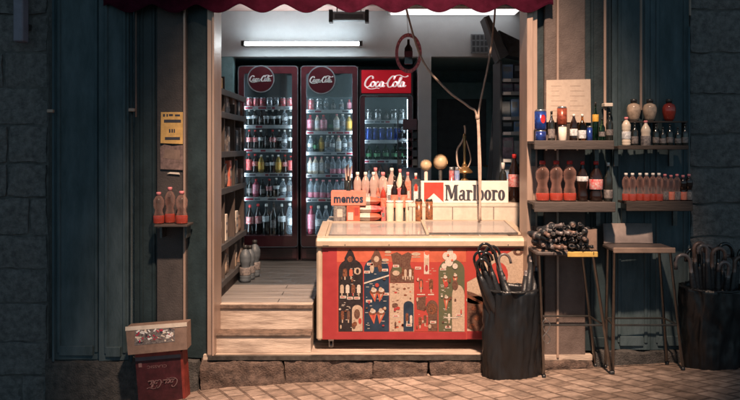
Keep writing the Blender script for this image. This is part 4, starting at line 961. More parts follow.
# dark rack before narrow fridge
t = thing('card_rack', 'dark wire rack with a burgundy top card in front of the narrow fridge', 'rack', (X(409,1.7),1.7,.457))
y = 1.72; mb = MB(); mb.box(X(403,y), X(417,y), y, y+.02, Z(130,y), Z(119,y), 'fr_red', bev=.003); mb.build('top_card', t)
mb = MB()
for r_ in range(4):
    for c_ in range(4):
        xx = X(398+c_*5,y); zz = Z(138+r_*9,y); mb.box(xx, xx+.035, y-.01+.01*c_%2, y+.01, zz, zz+.05, ['carton_dark','black','slate'][(r_+c_)%3], bev=.002)
mb.build('cards', t)
mb = MB()
for xx in (X(398,y), X(417.5,y)): mb.tube([(xx,y+.02,.46),(xx,y+.02,Z(120,y))], .006, 'black')
for k in range(5): mb.tube([(X(398,y),y+.02,Z(132+9*k,y)),(X(417.5,y),y+.02,Z(132+9*k,y))], .004, 'black')
mb.tube([(X(398,y),y+.25,.463),(X(398,y),y-.15,.463)], .006, 'black'); mb.tube([(X(417.5,y),y+.25,.463),(X(417.5,y),y-.15,.463)], .006, 'black'); mb.build('frame', t)

# hanging ring sign
y = 1.3; t = thing('hanging_sign', 'oval pink ring sign with a small cola bottle hanging below the ceiling', 'sign', (X(408.5,y),y,Z(53,y)))
cx, cz = X(408.5,y), Z(53,y); k_ = (y-CY)/F
mb = MB(); ringp(mb, cx, cz, (13.3*k_,20*k_), (10.3*k_,16.4*k_), y, .018, 'ring', n=40)
for a in range(200, 520, 14):
    px_, pz_ = cx+11.8*k_*math.cos(R(a)), cz+18.2*k_*math.sin(R(a)); mb.plate([(px_-.006,pz_-.01),(px_+.005,pz_-.007),(px_+.006,pz_+.008),(px_-.004,pz_+.009)], y-.002, .002, 'cap_pink')
mb.build('ring', t)
mb = MB(); s_ = k_; bx = [(-1.2,14),(1.2,14),(1.4,9),(3.8,5),(4.2,-1),(3.6,-5),(4.2,-10),(3.6,-11),(-3.6,-11),(-4.2,-10),(-3.6,-5),(-4.2,-1),(-3.8,5),(-1.4,9)]
mb.plate([(cx+a*s_, cz+b*s_) for a, b in bx][::-1], y+.003, .010, 'cola'); mb.plate([(cx+a*s_, cz+b*s_) for a, b in ((-4,-4),(4,-4),(4.2,2),(-4.2,2))], y+.001, .0015, 'disc_red'); mb.build('bottle_cutout', t)
mb = MB(); mb.tube([(cx,y+.008,cz+19*k_),(X(405,y),y+.008,3.02)], .0025, 'cord_cold'); mb.build('string', t)
# hanging cords
y = .62; t = thing('hanging_rope', 'pair of beige ropes meeting in a Y and hanging to the counter', 'rope', (X(478,y),y,3.0))
J = (X(477,y), y, Z(117,y))
mb = MB(); mb.tube(catmull([(X(402,1.2),1.2,3.02),(X(420,1.0),1.0,Z(55,1.0)),(X(445,.8),.8,Z(88,.8)),(X(468,.66),.66,Z(106,.66)),J,(X(479,y),y,Z(170,y)),(X(480.5,y),y,Z(221,y))],6), .009, 'cord', 8); mb.build('left_strand', t)
mb = MB(); mb.tube(catmull([(X(501,y),y+.3,3.02),(X(497,y),y+.1,Z(12,y)),(X(489,y),y,Z(60,y)),(X(480,y),y,Z(104,y)),(J[0]+.014,y,J[2]-.02),(X(480.4,y),y-.01,Z(170,y)),(X(479,y),y-.01,Z(221,y))],6), .008, 'cord', 8); mb.build('right_strand', t)
mb = MB(); mb.lathe([(.012,-.02),(.018,-.01),(.018,.01),(.012,.02)], 'cord', 10, (J[0]+.004,J[1],J[2])); mb.build('knot', t)

# ------------------------------------------------------------------ right interior rack
y = 1.1; t = thing('display_rack', 'tall dark rack of blue and grey cartons inside behind the right jamb', 'rack', (X(515,y),y,.457))
x0, x1 = X(501,y), X(540,y)
for xx in (x0, x1):
    mb = MB(); mb.box(xx-.01, xx+.01, y, y+.35, .46, Z(60,y), 'slate', bev=.003); mb.build('upright', t)
for i, py in enumerate((80,93,118,133,160,180)):
    mb = MB(); z = Z(py,y); mb.box(x0+.012, x1-.012, y-.02, y+.34, z-.012, z, 'slate_light'); sh = mb.build('shelf', t)
    mb = MB(); mb.box(x0+.012, x1-.012, y-.032, y-.021, z-.02, z+.012, 'slate_light'); mb.box(x0+.015, x0+.08, y-.035, y-.032, z-.016, z+.009, 'white'); mb.build('price_rail', sh)
cn = 0
for lv, (pb, ptop, nn) in enumerate(((80,62,3),(93,82,3),(118,97,4),(133,120,3),(160,136,3),(180,163,3))):
    for k in range(nn):
        w = (x1-x0-.03)/nn; xx = x0+.015+k*w; m = ['carton_blue','carton_dark','carton_blue','carton_plum','slate_light'][(lv*2+k)%5] if lv != 1 else 'carton_plum'
        mb = MB(); z = Z(pb,y)+.001; h = (Z(ptop,y)-z)*random.uniform(.8,1); yy = y+random.uniform(0,.04)
        mb.box(xx, xx+w-.006, yy, yy+.2, z, z+h, m, bev=.003); mb.box(xx+.01, xx+w-.02, yy-.0015, yy, z+h*.55, z+h*.85, 'slate_light')
        wd = {'carton_blue':'blue','carton_dark':'black','carton_plum':'plum grey','slate_light':'grey'}[m]
        tag(mb.build('carton', None, (xx+w/2,yy,z)), f'{wd} carton, {ORD[k]} from left on {ORD[lv]} level of the indoor rack', 'box', 'cartons on the indoor rack')
# tilted slab + second slab on top
y = 1.05
mb = MB(); P = [(484,17),(489,15),(509,54),(499,60.5)]; mb.plate([(X(a,y),Z(b,y)) for a,b in P][::-1], y, .22, 'slate')
mb.plate([(X(a,y),Z(b,y)) for a,b in ((484.5,18),(486,17.4),(500.5,59),(499.3,59.6))][::-1], y-.004, .004, 'slate_light')
tag(mb.build('tilted_box', None, (X(495,y),y,Z(60,y))), 'long grey box leaning diagonally at the top of the indoor rack', 'box')
mb = MB(); P = [(499,30),(505,33),(530,45),(530,59),(509,55)]; mb.plate([(X(a,1.12),Z(b,1.12)) for a,b in P][::-1], 1.12, .2, 'carton_dark')
tag(mb.build('flat_carton', None, (X(515,1.12),1.12,Z(60,1.12))), 'dark flat carton wedged behind the long leaning grey box', 'box')
for i, (a, b, c, d, m) in enumerate(((486,174,500,60,'slate'),(491,174,505,66,'slate_light'),(497,174,500,90,'carton_dark'))):
    y = 1.5+.06*i; mb = MB(); mb.plate([(X(a-2.2,y),Z(b+8,y)-.35),(X(a+2.2,y),Z(b+8,y)-.35),(X(c+2.2,y),Z(d,y)),(X(c-2.2,y),Z(d,y))], y, .03, m)
    tag(mb.build('leaning_board', None, (X(a,y),y,Z(b,y)-.35)), ['leftmost dark board leaning left of the indoor rack','middle, lighter grey board leaning left of the indoor rack','shortest board leaning against the indoor rack'][i], 'board', 'boards leaning by the rack')

# ------------------------------------------------------------------ right outdoor shelves
def wshelf(px0, px1, pyt, pyb, y0, m, lab, braces=True):
    a, b = X(px0,y0), X(px1,y0); zt_, zb_ = Z(pyt,y0), Z(pyb,y0)
    t = thing('wall_shelf', lab, 'shelf', ((a+b)/2, 0, zb_), 'shelves on the shutters right of the opening')
    mb = MB(); mb.box(a, b, y0, -.04, zt_-.018, zt_, m, bev=.002); mb.build('board', t)
    mb = MB(); mb.box(a, b, y0-.014, y0-.001, zb_, zt_+.004, m, bev=.003); mb.build('front_edge', t)
    for xx in (a+.03, b-.06):
        mb = MB(); mb.box(xx, xx+.03, y0+.01, -.015, zb_+.005, zt_-.019, 'dmetal'); mb.box(xx, xx+.03, -.038, -.015, zb_-.12, zb_+.004, 'dmetal'); mb.build('bracket', t)
    return zt_
SY = -.25
zA = wshelf(534,613.5,141,149.5,SY,'shelfgrey','upper brown shelf just right of the opening, below the pale board')
zB = wshelf(534,615,202.5,212,SY,'shelfgrey','lower brown shelf right of the opening, holding six large bottles')
zC = wshelf(618,688,146,149.5,-.2,'shelfwood','upper shelf at the far right, holding three round jars')
zD = wshelf(626,692,201.5,211,-.2,'shelfwood','lower shelf at the far right, packed with small bottles')
# side upright left of shelves
G = 'bottles on the outdoor shelves'; y = -.14
for i, (a, b) in enumerate(((536,549),(550,562.5),(563.5,576))):
    B(a, b, 160.5, zB, y, ('clear','red_clear','cap_red','jug',(.03,.2)), ['leftmost of three clear bottles with red caps on the lower brown shelf','middle of three clear bottles with red caps on the lower brown shelf','rightmost of three clear bottles with red caps on the lower brown shelf'][i], G)
B(577,588,161,zB,y,('cola','lab_lightless' if False else 'lab_white','cap_red','contour',(.5,.62)),'slim cola bottle with pale label on the lower brown shelf',G)
B(589.5,602.5,161,zB,y,('cola','lab_cola','cap_red','contour',(.3,.55)),'large cola bottle with red label on the lower brown shelf',G)
B(604,612.5,162.5,zB,y,('cola_glass','lab_dark','cap_white','glass',(.08,.3)),'dark bottle at the right end of the lower brown shelf',G)
# shelf A
def canp(px0, px1, py0, base, y, m, lab): 
    return can(X((px0+px1)/2,y), y, base, Z(py0,y)-base, (px1-px0)/2*(y-CY)/F, m, lab, 'cans on the outdoor shelves')
zz = Z(130,y); canp(535.5,546,130.4,zA,y,'can_blue','lower blue can at the left end of the upper brown shelf')
can_e = canp(534.5,546.5,109.5,zz,y,'can_blue','upper blue can with red oval stacked on another blue can')
can_e.rotation_euler.z = 0; mb = MB(); cx_, cz_ = X(540.5,y), Z(119,y); rc_ = 6*(y-CY)/F; Pm = []
for k in range(18):
    a = R(k*20); uu = .018*math.cos(a)+.008; Pm.append((cx_+uu, y-math.sqrt(rc_**2-uu**2)-.0015, cz_+.030*math.sin(a)))
mb.add(Pm, [tuple(range(18))], 'cap_red'); mb.build('red_emblem', can_e)
B(548,555,111,zA,-.1,('cola_glass','lab_dark','cap_dark','glass',(.1,.4)),'dark bottle between the blue cans and the brown can',G)
canp(558.5,566.5,125.4,zA,y,'offwhite','white canister under the brown can on the upper brown shelf')
canp(557,567,106.5,Z(125,y),y,'can_brown','reddish brown can stacked on a white canister')
B(570,577.5,114,zA,-.13,('cola','lab_white','cap_white','contour',(.2,.45)),'left small bottle in front of the pale board on the shelf',G)
B(578.5,586,114,zA,-.13,('amber','lab_white','cap_white','glass',(.1,.4)),'right small bottle in front of the pale board on the shelf',G)
canp(587,592.5,126,zA,y,'can_blue','small blue can right of the two little bottles')
B(592.5,598.5,102,zA,-.1,('green_glass','lab_yellow','cap_dark','glass',(.5,.68)),'green bottle with yellow neck label on the upper brown shelf',G)
B(599,605,118,zA,y,('green_glass','lab_dark','cap_dark','glass',(.2,.4)),'dark green bottle near the right end of the upper brown shelf',G)
B(606,613,112,zA,-.1,('cola_glass','lab_dark','cap_dark','glass',(.2,.4)),'dark bottle at the right end of the upper brown shelf',G)
# price board
y = -.065; t = thing('price_board', 'blank looking pale cardboard price list leaning above the upper brown shelf', 'board', (X(568,y),y,zA))
mb = MB(); P = [(546,122),(591,122.5),(590.5,79),(546.5,80)]; mb.plate([(X(a,y),Z(b,y)) for a, b in P], y, .006, 'paper'); mb.build('sheet', t)
mb = MB()
for r_ in range(7):
    for c_ in range(2): mb.box(X(551+c_*19,y), X(551+c_*19+random.uniform(7,15),y), y-.0008, y, Z(86+r_*5,y), Z(85.4+r_*5,y), 'ink_soft')
mb.build('ruled_lines', t)
mb = MB(); mb.box(X(566,y), X(572,y), y+.006, -.005, zA, zA+.2, 'shelfwood'); mb.build('prop', t)
# shelf C : riser + jars + bottles
zt2 = Z(121,-.12); t = thing('small_riser', 'dark narrow riser on the far right upper shelf carrying the jars', 'stand', (X(652,-.1),-.1,zC))
mb = MB(); mb.box(X(624,-.1), X(686,-.1), -.13, -.05, zt2-.01, zt2, 'shelfwood'); mb.build('top', t)
for px in (625, 655, 684): mb = MB(); mb.box(X(px,-.1), X(px,-.1)+.01, -.12, -.06, zC, zt2-.0105, 'shelfwood'); mb.build('support', t)
for i, (a, b, bd, w_) in enumerate(((627,640.5,'jar_cream','left cream'),(643,656.5,'jar_cream','right cream'),(662.5,675.5,'juice_r','red')) ):
    B(a, b, 99, zt2, -.09, (bd,None,'cap_dark','jar',(.44,.58)), f'{w_} round jar with dark cap on the far right riser', 'round jars on the far right shelf', cat='jar')
B(622,630.5,117,zC,-.17,('milk','lab_white','cap_pink','jug',(.25,.5)),'pale bottle at the left end of the far right upper shelf',G)
B(631.5,638,122,zC,-.16,('cola_glass','lab_dark','cap_dark','glass',(.1,.4)),'dark bottle below the left cream jar',G)
B(641,650.5,120.5,zC,-.17,('milk','lab_dark','cap_pink','pet',(.0,.4)),'cream bottle with dark base below the right cream jar',G)
for i, px in enumerate((653,660,667,675,682)): B(px-.2, px+6, 124+i%2*3, zC, -.16, ('cola_glass','lab_dark','cap_dark','glass',(.15,.4)), f'{ORD[i]} of five dark bottles below the red jar, counting from the left', G)
for i, px in enumerate((626,632.5,640,646.5,653,659)):
    B(px-3.7, px+3.7, 173, zD, -.16-.03*(i%2), ('clear','red_clear','cap_white','jug',(.03,.26)), f'{ORD[i]} of six white capped small bottles on the far right lower shelf', G)
for i, px in enumerate((665,671,677,683,689)):
    B(px-3.6, px+3.6, 174+i%2, zD, -.15, ('clear' if i < 3 else 'cola','lab_orange' if i%2 else 'lab_dark','cap_pink','jug',(.05,.35)), f'{ORD[i]} of five pink capped small bottles on the far right lower shelf', G)

# left shelf with bottles, posters
y0 = -.17; a, b = X(154,y0), X(187,y0); zL = Z(225,y0)
t = thing('wall_shelf', 'tiny shelf on the left pillar holding three red capped bottles', 'shelf', ((a+b)/2,0,zL))
mb = MB(); mb.box(a, b, y0, .008, zL-.014, zL, 'shelfgrey', bev=.002); mb.build('board', t)
mb = MB(); mb.box(a+.02,a+.035,-.1,.008,zL-.1,zL-.015,'dmetal'); mb.box(b-.035,b-.02,-.1,.008,zL-.1,zL-.015,'dmetal'); mb.build('bracket', t)
for i, (pa, pb, pt, yy) in enumerate(((153.5,164,192,-.1),(165,175,187,-.06),(176,187.5,191,-.1))):
    B(pa, pb, pt, zL, yy, ('clear','red_clear','cap_pink','jug',(.03,.26)), ['left clear bottle with red cap on the tiny left shelf','middle, tallest clear bottle on the tiny left shelf','right clear bottle with red cap on the tiny left shelf'][i], 'bottles on the tiny left shelf')
y = -.002; t = thing('poster', 'yellow notice with dark printed lines taped to the left pillar', 'poster', (X(172,y),y,Z(143,y)))
mb = MB(); mb.plate([(X(a_,y),Z(b_,y)) for a_, b_ in ((160.5,143),(183,144),(183.5,112),(161,112))], y, .003, 'ylw'); mb.build('sheet', t)
mb = MB()
for (u0,u1,v0,v1) in ((163,165,114,116.5),(166.5,168,114,116.5),(169,173,114,116),(175,180,114.3,116.2),(164,181,119.5,122.5),(169,170.5,129,132.5),(171.5,173,129,132.5),(173.8,175,129,132.5),(165,180,137,139.8)):
    mb.box(X(u0,y), X(u1,y), y-.0012, y-.0002, Z(v1,y), Z(v0,y), 'ink')
mb.build('print', t)
t = thing('poster', 'faded mauve flyer just below the yellow notice', 'poster', (X(172,y),y,Z(170,y)))
mb = MB(); mb.plate([(X(a_,y),Z(b_,y)) for a_, b_ in ((160.5,169),(183,170),(183,145),(172,146),(164,144.4),(160,147))], y, .003, 'purple'); mb.build('sheet', t)
mb = MB(); mb.plate([(X(a_,y),Z(b_,y)) for a_, b_ in ((167,173.5),(180,174.5),(179,172.5),(170,172))], y, .003, 'offwhite'); mb.plate([(X(a_,y),Z(b_,y)) for a_, b_ in ((163,158),(180,160),(180,150),(165,149))], y-.001, .0008, 'card_tan'); mb.build('print', t)

# ------------------------------------------------------------------ bottom left crate and tray
y = -.22; D = (y-CY)/F
t = thing('drinks_crate', 'upside down red printed drinks case standing on end at the bottom left', 'crate', (X(160,y),y,gz(-1.45,y)))
def qd(mb, P, yy, th, m): mb.plate([(X(a_,y),Z(b_,y)) for a_, b_ in P], yy, th, m)
zg = gz(-1.45,y)-.03; pb_ = 145+(CZ-zg)/D
mb = MB(); qd(mb, [(139,pb_),(185.3,pb_),(180.3,352),(134.8,354.5)], y, .12, 'crate_red'); mb.build('body', t)
mb = MB(); qd(mb, [(135.2,357.6),(180.6,354),(180.4,350),(134.8,352)], y-.003, .125, 'crate_edge'); mb.build('top_edge', t)
mb = MB(); qd(mb, [(135.6,361.4),(181,357.4),(180.7,354.1),(135.2,357.7)], y-.003, .003, 'crate_grey'); mb.build('grey_band', t)
mb = MB(); qd(mb, [(183.5,pb_),(186.4,pb_),(182.5,351),(180.2,352)], y-.002, .123, 'crate_edge'); mb.build('side_edge', t)
M = rot_y(R(-4.5), (X(158,y),y,Z(378,y)))
mb = MB(); q = MB(); text(q, 'CLASSIC', X(158,y), Z(366.5,y), .135, .019, y-.003, 0, 'crate_ink', flip=True); mb.add(q.v, q.f, 'crate_ink', False, M)
q = MB(); script_logo(q, X(162,y), Z(383,y), .215, y-.005, .0012, 'crate_ink', flip=True, bold=.8); mb.add(q.v, q.f, 'crate_ink', False, M)
qd(mb, [(138.8,367.5),(142,367.3),(141.8,363),(138.5,363.2)], y-.002, .001, 'crate_ink'); mb.build('lettering', t)
t = thing('printed_tray', 'tan cardboard tray with a crowded picture tilted on top of the red case', 'tray', (X(158,y-.03),y,Z(352,y)))
yy = y-.05
mb = MB(); qd(mb, [(130.5,353),(189,347.5),(188.5,321.5),(128.2,326)], yy, .11, 'card_tan'); mb.build('box', t)
mb = MB(); P4 = [(137,343.5),(177,339.5),(176.5,324.5),(137.5,327.5)]; qd(mb, P4, yy-.0015, .0015, 'lab_dark')
rnd = random.Random(21)
for k in range(60):
    u, v = rnd.random(), rnd.random(); cx = 139+u*36; cy = 341.5-u*3.6-v*12; a = rnd.uniform(0,3.14); l = rnd.uniform(1,2.6); w = rnd.uniform(.4,1)
    qd(mb, [(cx+l*math.cos(a)-w*math.sin(a),cy+l*.7*math.sin(a)+w*math.cos(a)),(cx+l*math.cos(a)+w*math.sin(a),cy+l*.7*math.sin(a)-w*math.cos(a)),(cx-l*math.cos(a)+w*math.sin(a),cy-l*.7*math.sin(a)-w*math.cos(a)),(cx-l*math.cos(a)-w*math.sin(a),cy-l*.7*math.sin(a)+w*math.cos(a))], yy-.002-k*.00003, .0005, rnd.choice(['white','offwhite','purple','ink','white','tag_red']))
mb.build('picture', t)
mb = MB(); qd(mb, [(128,329),(189,324.5),(188.8,320.5),(128,325)], yy-.003, .003, 'offwhite'); mb.build('top_lip', t)

# ------------------------------------------------------------------ bins, umbrellas, stools
def bin_(cx, cy, rx, ry, ztop, lab, seed):
    t = thing('rubbish_bin', lab, 'bin', (cx,cy,gz(cx,cy)), 'black bins used as umbrella stands'); z0 = gz(cx,cy)-.02; H = ztop-z0; n = 90; vs = []; fs = []; rows = 26
    for j in range(rows+1):
        v = j/rows; f = .95+.07*v+.02*math.sin(v*3)
        for i in range(n):
            a = 2*math.pi*i/n; wr = .026*noise.noise(Vector((math.cos(a)*2.2+seed, math.sin(a)*2.2, v*1.6)))+.018*noise.noise(Vector((math.cos(a)*9, math.sin(a)*9+seed, v*3)))+.010*noise.noise(Vector((math.cos(a)*20, math.sin(a)*20+seed, v*9)))
            sag = .010*math.sin(i*2.9+seed) if j == rows else 0
            vs.append((cx+(rx*f+wr)*math.cos(a), cy+(ry*f+wr)*math.sin(a), z0+H*v+sag))
    for (f, dz) in ((.93,.004),(.90,-.02),(.86,-.18),(.84,-.4)):
        for i in range(n):
            a = 2*math.pi*i/n; vs.append((cx+rx*f*math.cos(a), cy+ry*f*math.sin(a), ztop+dz))
    R_ = rows+5
    fs = [(j*n+i, j*n+(i+1)%n, (j+1)*n+(i+1)%n, (j+1)*n+i) for j in range(R_-1) for i in range(n)]+[tuple((R_-1)*n+k for k in range(n))]
    mb = MB(); mb.add(vs, fs, 'bag', True); mb.build('bag_liner', t)
    mb = MB(); mb.tube([(cx+rx*1.025*math.cos(R(a)), cy+ry*1.025*math.sin(R(a)), ztop-.005+.004*math.sin(a)) for a in range(0,361,10)], .009, 'bag', 6); mb.build('rim', t)
    return t
b1 = bin_(X(512,-.17), -.165, .196, .145, Z(288,-.17), 'black bag lined bin of umbrellas in front of the freezer', 1)
b2 = bin_(X(713,-.17), -.18, .215, .17, Z(286,-.17), 'black bag lined bin of umbrellas at the far right', 5)
def umbrella(base, tip, hook, m, hm, lab, group, turn=1, fat=.026):
    # base = lower end in the bin, tip = where the handle bend starts
    b, e = Vector(base), Vector(tip); d = (e-b).normalized(); L = (e-b).length
    t = thing('umbrella', lab, 'umbrella', base, group)
    mb = MB(); pts = [b+d*L*f for f in (0,.1,.35,.62,.84,.9)]; mb.tube(pts, [.006,fat*.5,fat,fat*1.05,fat*.8,.010], m, 10); mb.build('folded_canopy', t)
    side = Vector((turn,0,0)); side = (side-d*side.dot(d)).normalized()
    c = e+side*hook; P = [b+d*L*.86, b+d*L*.93, e]+[c-side*hook*math.cos(R(a))+d*hook*1.15*math.sin(R(a)) for a in range(20,181,20)]+[c+side*hook-d*hook*.7]
    mb = MB(); mb.tube(P, .0095 if turn*fat > 0 and fat > .023 else .013, hm, 8); mb.build('hook_handle', t)
bx = X(512,-.17); zt_ = Z(288,-.17); g1 = 'umbrellas in the bin by the freezer'
U1 = [(474.5,262,.050,1,'tallest leaning umbrella with black hook, leftmost in the bin by the freezer',-.24),
      (479,253,.046,1,'umbrella with a high round hook, second from left by the freezer',-.2),
      (482,260,.034,1,'small hooked umbrella inside the arc of the tallest one',-.26),
      (477,268,.040,1,'lower hooked umbrella at the front left of the bin',-.29),
      (489,262,.036,-1,'umbrella with hook turned left in the middle of the bin',-.14),
      (486,256,.048,1,'umbrella whose hook overlaps the freezer print in mid bin',-.1),
      (499,262,.040,1,'umbrella with a separate round hook against the cream freezer print',-.12),
      (495,254,.036,-1,'hook standing behind the separate round one in the bin',-.08)]
for i, (px, py, hk, tn, lb, yy) in enumerate(U1):
    e = (X(px,yy), yy, Z(py,yy)); bb = (bx-.06+.018*i, -.17+.02*(i%3-1), zt_-.42)
    umbrella(bb, e, hk, 'umb', 'blackgloss' if i != 6 else 'umb_grey', lb, g1, tn)
for i, (px, py, lb) in enumerate(((504,278,'short folded umbrella beside the separate hook in the bin'),(526,272,'left short telescopic umbrella at the right of the bin'),(531,258,'tallest short umbrella at the right of the bin'),(536,268,'right short telescopic umbrella against the jamb'))):
    yy = -.14+.02*i; e = (X(px,yy), yy, Z(py,yy)); b = (bx+.03+.03*i, -.17, zt_-.2); t = thing('compact_umbrella', lb, 'umbrella', b, 'short umbrellas in the bin')
    mb = MB(); mb.tube([b, ((b[0]+e[0])/2,-.16,(b[2]+e[2])/2), (e[0],e[1],e[2]-.03)], [.014,.024,.02], 'umb', 8); mb.build('folded_canopy', t)
    mb = MB(); mb.tube([(e[0],e[1],e[2]-.032), e, (e[0],e[1],e[2]+.012)], [.014,.016,.010], 'umb_grey', 8); mb.build('grip', t)
pl_ = []
mb = MB(); mb.tube([(X(486,-.2),-.2,Z(262,-.2)),(X(494,-.2),-.2,Z(295,-.2))], [.022,.03], 'umb', 10)
g2 = 'umbrellas in the far right bin'; bx2 = X(713,-.18); zt2_ = Z(286,-.18)
rnd = random.Random(9)
L2 = [(690,262,.05,-1),(694,250,.038,1),(699,256,.045,-1),(703,252,.035,1),(707,250,.03,-1),(712,256,.045,1),(718,252,.05,1),(723,262,.04,1),(729,268,.035,-1),(735,262,.03,1),(739,254,.03,1)]
for i, (px, py, hk, tn) in enumerate(L2):
    yy = -.26+.03*(i%4); e = (X(px,yy), yy, Z(py,yy)); bb = (bx2-.10+.02*i, -.18+.03*(i%3-1), zt2_-.40)
    umbrella(bb, e, hk, 'umb', ['umb_grey','umb_brown','blackgloss','umb_grey'][i%4], f'{["grey","brown","black","grey"][i%4]} hooked umbrella, {ORD[i]} from left in the far right bin', g2, tn, .022)

def stool(pl0, pr0, pyseat, fl, fr, lab, back, yellow):
    y = -.30; y2 = y+(.24 if back else .30); a, b = X(pl0,y), X(pr0,y); zs = Z(pyseat,y)
    t = thing('bar_stool', lab, 'stool', ((a+b)/2, -.17, gz((a+b)/2,-.17)), 'bar stools on the pavement')
    mb = MB(); mb.box(a, b, y, y2-.02, zs-.028, zs, 'seat_grey', bev=.008); mb.build('seat', t)
    mb = MB(); e0 = a if not yellow else a+(b-a)*.5
    mb.box(e0, b, y-.012, y-.001, zs-.034, zs+.003, 'seat_yellow' if yellow else 'seat_edge', bev=.004); mb.build('seat_edge', t)
    ends = []
    for (px, sx, yy, dy) in ((fl, a+.02, y+.03, -.015), (fr, b-.02, y+.03, -.015), (fl+3, a+.03, y2-.05, .03), (fr-3, b-.03, y2-.05, .03)):
        yb = yy+dy; xb_ = X(px, y); mb = MB(); p0 = Vector((sx,yy,zs-.03)); p1 = Vector((xb_,yb,gz(xb_,yb)+.004)); mb.tube([p0,p1], .0105, 'metal', 8); lg = mb.build('leg', t); ends.append((p0,p1))
        mb = MB(); mb.lathe([(.013,0),(.014,.004),(.013,.025)], 'black', 10, (p1.x,p1.y,p1.z-.006)); mb.build('rubber_foot', lg)
    zc = Z(326,y); q = [p0+(p1-p0)*((p0.z-zc)/(p0.z-p1.z)) for p0, p1 in ends]
    for i, j in ((0,1),(2,3),(0,2),(1,3)):
        mb = MB(); mb.tube([q[i],q[j]], .007, 'metal', 6); mb.build('footrest_bar', t)
    if back:
        mb = MB(); z0b, z1b = zs+.004, Z(224,y2-.05); vs = []; n = 10
        for yy in (0,.016):
            for i in range(n+1):
                u = i/n; xx = a+.005+(b-.075-a)*u; cv = .02*(1-(2*u-1)**2)
                vs += [(xx, y2-.045+cv+yy, z0b), (xx, y2-.03+cv+yy, z1b)]
        fs = []; m_ = 2*(n+1)
        for i in range(n): k = 2*i; fs += [(k,k+2,k+3,k+1),(k+m_+1,k+m_+3,k+m_+2,k+m_),(k+1,k+3,k+m_+3,k+m_+1)]
        fs += [(0,1,m_+1,m_),(2*n+1,2*n,m_+2*n,m_+2*n+1)]
        mb.add(vs, fs, 'seat_back', True); mb.build('backrest', t)
    return zs, y, y2
zs, ya, yb_ = stool(537, 597.5, 252, 544.5, 612, 'metal bar stool with yellow seat edge, holding the tray of umbrellas', False, True)
stool(613, 675, 248, 613.5, 684, 'grey bar stool with low backrest between the other stool and the far bin', True, False)
x = X(545,-.3); t = thing('wire_loop', 'small looped wire hanging on the front leg of the left stool', 'wire', (x,-.31,Z(325,-.3)))
mb = MB(); mb.tube(catmull([(x,-.32,Z(318,-.3)),(x+.03,-.32,Z(324,-.3)),(x+.01,-.32,Z(331,-.3)),(x-.02,-.32,Z(337,-.3)),(x+.01,-.32,Z(343,-.3)),(x+.03,-.32,Z(338,-.3)),(x-.01,-.32,Z(330,-.3)),(x-.02,-.32,Z(322,-.3)),(x,-.32,Z(318,-.3))],5), .003, 'metal', 5); mb.build('loop', t)
# tray and compact umbrellas on stool
t = thing('clear_tray', 'open cardboard tray full of rolled umbrellas on the yellow edged stool', 'tray', (X(568,-.2),-.16,zs))
xa, xb = X(537,-.22), X(594,-.22)
mb = MB(); mb.box(xa, xb, -.27, -.02, zs+.001, zs+.008, 'card_tan'); mb.build('bottom', t)
mb = MB(); mb.box(xa, xb, -.018, -.012, zs+.001, Z(226,-.02), 'card_tan'); mb.build('back_wall', t)
mb = MB(); vs = [(xb,-.27,zs+.001),(xb,-.02,zs+.001),(xb,-.02,Z(226,-.02)),(xb,-.27,Z(229,-.27))]; vs += [(a_+.006,b_,c_) for a_,b_,c_ in vs]
mb.add(vs, [(0,1,2,3),(7,6,5,4),(0,4,5,1),(1,5,6,2),(2,6,7,3),(3,7,4,0)], 'seat_grey'); mb.build('side_wall', t)
mb = MB(); mb.plate([(X(576,-.27),zs+.01),(xb,zs+.01),(xb,Z(229,-.27)),(X(584,-.27),Z(230,-.27))], -.275, .005, 'card_tan'); mb.build('front_corner', t)
rnd = random.Random(4); k = 0
for row, (zy, n0, n1, cnt) in enumerate(((250,541,590,8),(243,542,587,7),(236,543,584,7),(229.5,548,582,5))):
    for i in range(cnt):
        px = n0+(n1-n0)*(i+.5)/cnt+rnd.uniform(-1.5,1.5); yy = -.27; x = X(px,yy); z = Z(zy+rnd.uniform(-1.5,1.5),yy)+.024; r_ = rnd.uniform(.021,.027)
        ln = .15; M = Matrix.Translation((x,yy-rnd.uniform(0,.05),max(z, zs+.035))) @ Matrix.Rotation(R(rnd.choice([rnd.uniform(-20,20),rnd.uniform(25,60),rnd.uniform(-45,-20)])),4,'Z') @ Matrix.Rotation(R(rnd.uniform(-18,10)),4,'X') @ Matrix.Rotation(R(-90),4,'X')
        t = thing('compact_umbrella', f'rolled black umbrella, {ORD[i]} from left in the {["lowest","second lowest","second highest","topmost"][row]} row on the stool tray', 'umbrella', M.translation, 'rolled umbrellas on the stool')
        mb = MB(); mb.lathe([(r_*.7,.028),(r_,.035),(r_*.95,ln*.8),(r_*.5,ln)], 'umb', 10, (0,0,0), M); mb.lathe([(r_*1.04,.07),(r_*1.06,.075),(r_*1.04,.088)], 'umb_grey', 10, (0,0,0), M); mb.build('rolled_canopy', t)
        mb = MB(); mb.lathe([(r_*.3,-.03),(r_*.6,-.026),(r_*.45,.0),(r_*.62,.02),(r_*.62,.027)], rnd.choice(['blackgloss','umb_grey','dmetal','blackgloss','umb_brown']), 12, (0,0,0), M); mb.tube([M @ Vector((r_*.5*math.cos(q),r_*.5*math.sin(q),-.02-.03*math.sin(q/2))) for q in [k_*.5 for k_ in range(13)]], .0018, 'umb_grey', 4); mb.build('grip', t)

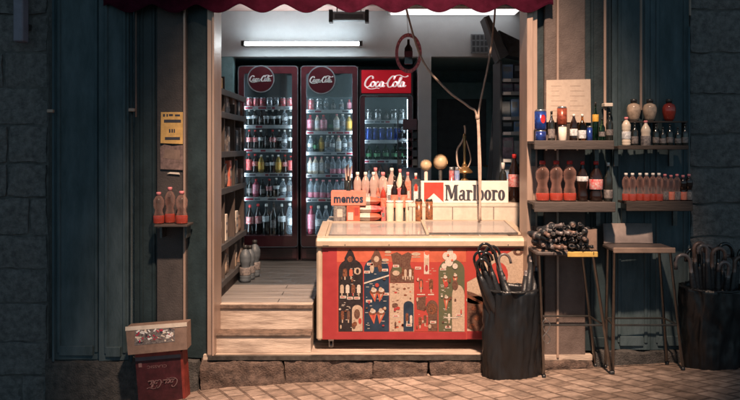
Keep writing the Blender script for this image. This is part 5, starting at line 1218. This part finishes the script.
# ------------------------------------------------------------------ light, world, camera
w = bpy.data.worlds.new('World'); sc.world = w; w.use_nodes = True; nt = w.node_tree
bg = nt.nodes['Background']; sky = nt.nodes.new('ShaderNodeTexSky'); sky.sky_type = 'NISHITA'; sky.sun_disc = False
sky.sun_elevation = R(4); sky.sun_rotation = R(0)
mx = nt.nodes.new('ShaderNodeMix'); mx.data_type = 'RGBA'; mx.blend_type = 'MULTIPLY'; mx.inputs[0].default_value = 1
hs = nt.nodes.new('ShaderNodeHueSaturation'); hs.inputs['Saturation'].default_value = .25
nt.links.new(sky.outputs[0], hs.inputs['Color']); nt.links.new(hs.outputs[0], mx.inputs[6]); mx.inputs[7].default_value = (.64,.95,1.2,1)
nt.links.new(mx.outputs[2], bg.inputs[0]); bg.inputs[1].default_value = .135
# street lamp over the lane, outside the frame
L = (.45,-3.9,6.35); tgt = Vector((.22,0,.95))
t = thing('street_lamp', 'warm street lantern hanging on a cable over the lane', 'street lamp', L)
mb = MB(); mb.lathe([(.02,.30),(.05,.28),(.26,.12),(.27,.09),(.0255,.1)], 'black', 20, L); mb.build('lamp_shade', t)
mb = MB(); mb.tube([(L[0]-8,L[1],L[2]+.45),(L[0],L[1],L[2]+.3),(L[0]+8,L[1],L[2]+.45)], .008, 'black'); mb.build('cable', t)
ld = bpy.data.lights.new('lamp', 'SPOT'); ld.energy = 6100; ld.color = (1,.69,.495); ld.spot_size = R(39); ld.spot_blend = 1.0; ld.shadow_soft_size = .13
lo = bpy.data.objects.new('lamp_light', ld); col.objects.link(lo); lo.parent = t
lo.rotation_euler = (tgt-Vector(L)).to_track_quat('-Z','Y').to_euler()

cd = bpy.data.cameras.new('Camera'); cam = bpy.data.objects.new('Camera', cd); col.objects.link(cam); sc.camera = cam
cam.location = (0,CY,CZ); cam.rotation_euler = (R(90),0,0); cd.sensor_width = 36; cd.lens = 36*F/740; cd.shift_y = -55/740; cd.clip_end = 200
sc.view_settings.view_transform = 'Standard'; sc.view_settings.look = 'None'; sc.view_settings.gamma = 1; sc.view_settings.exposure = 0
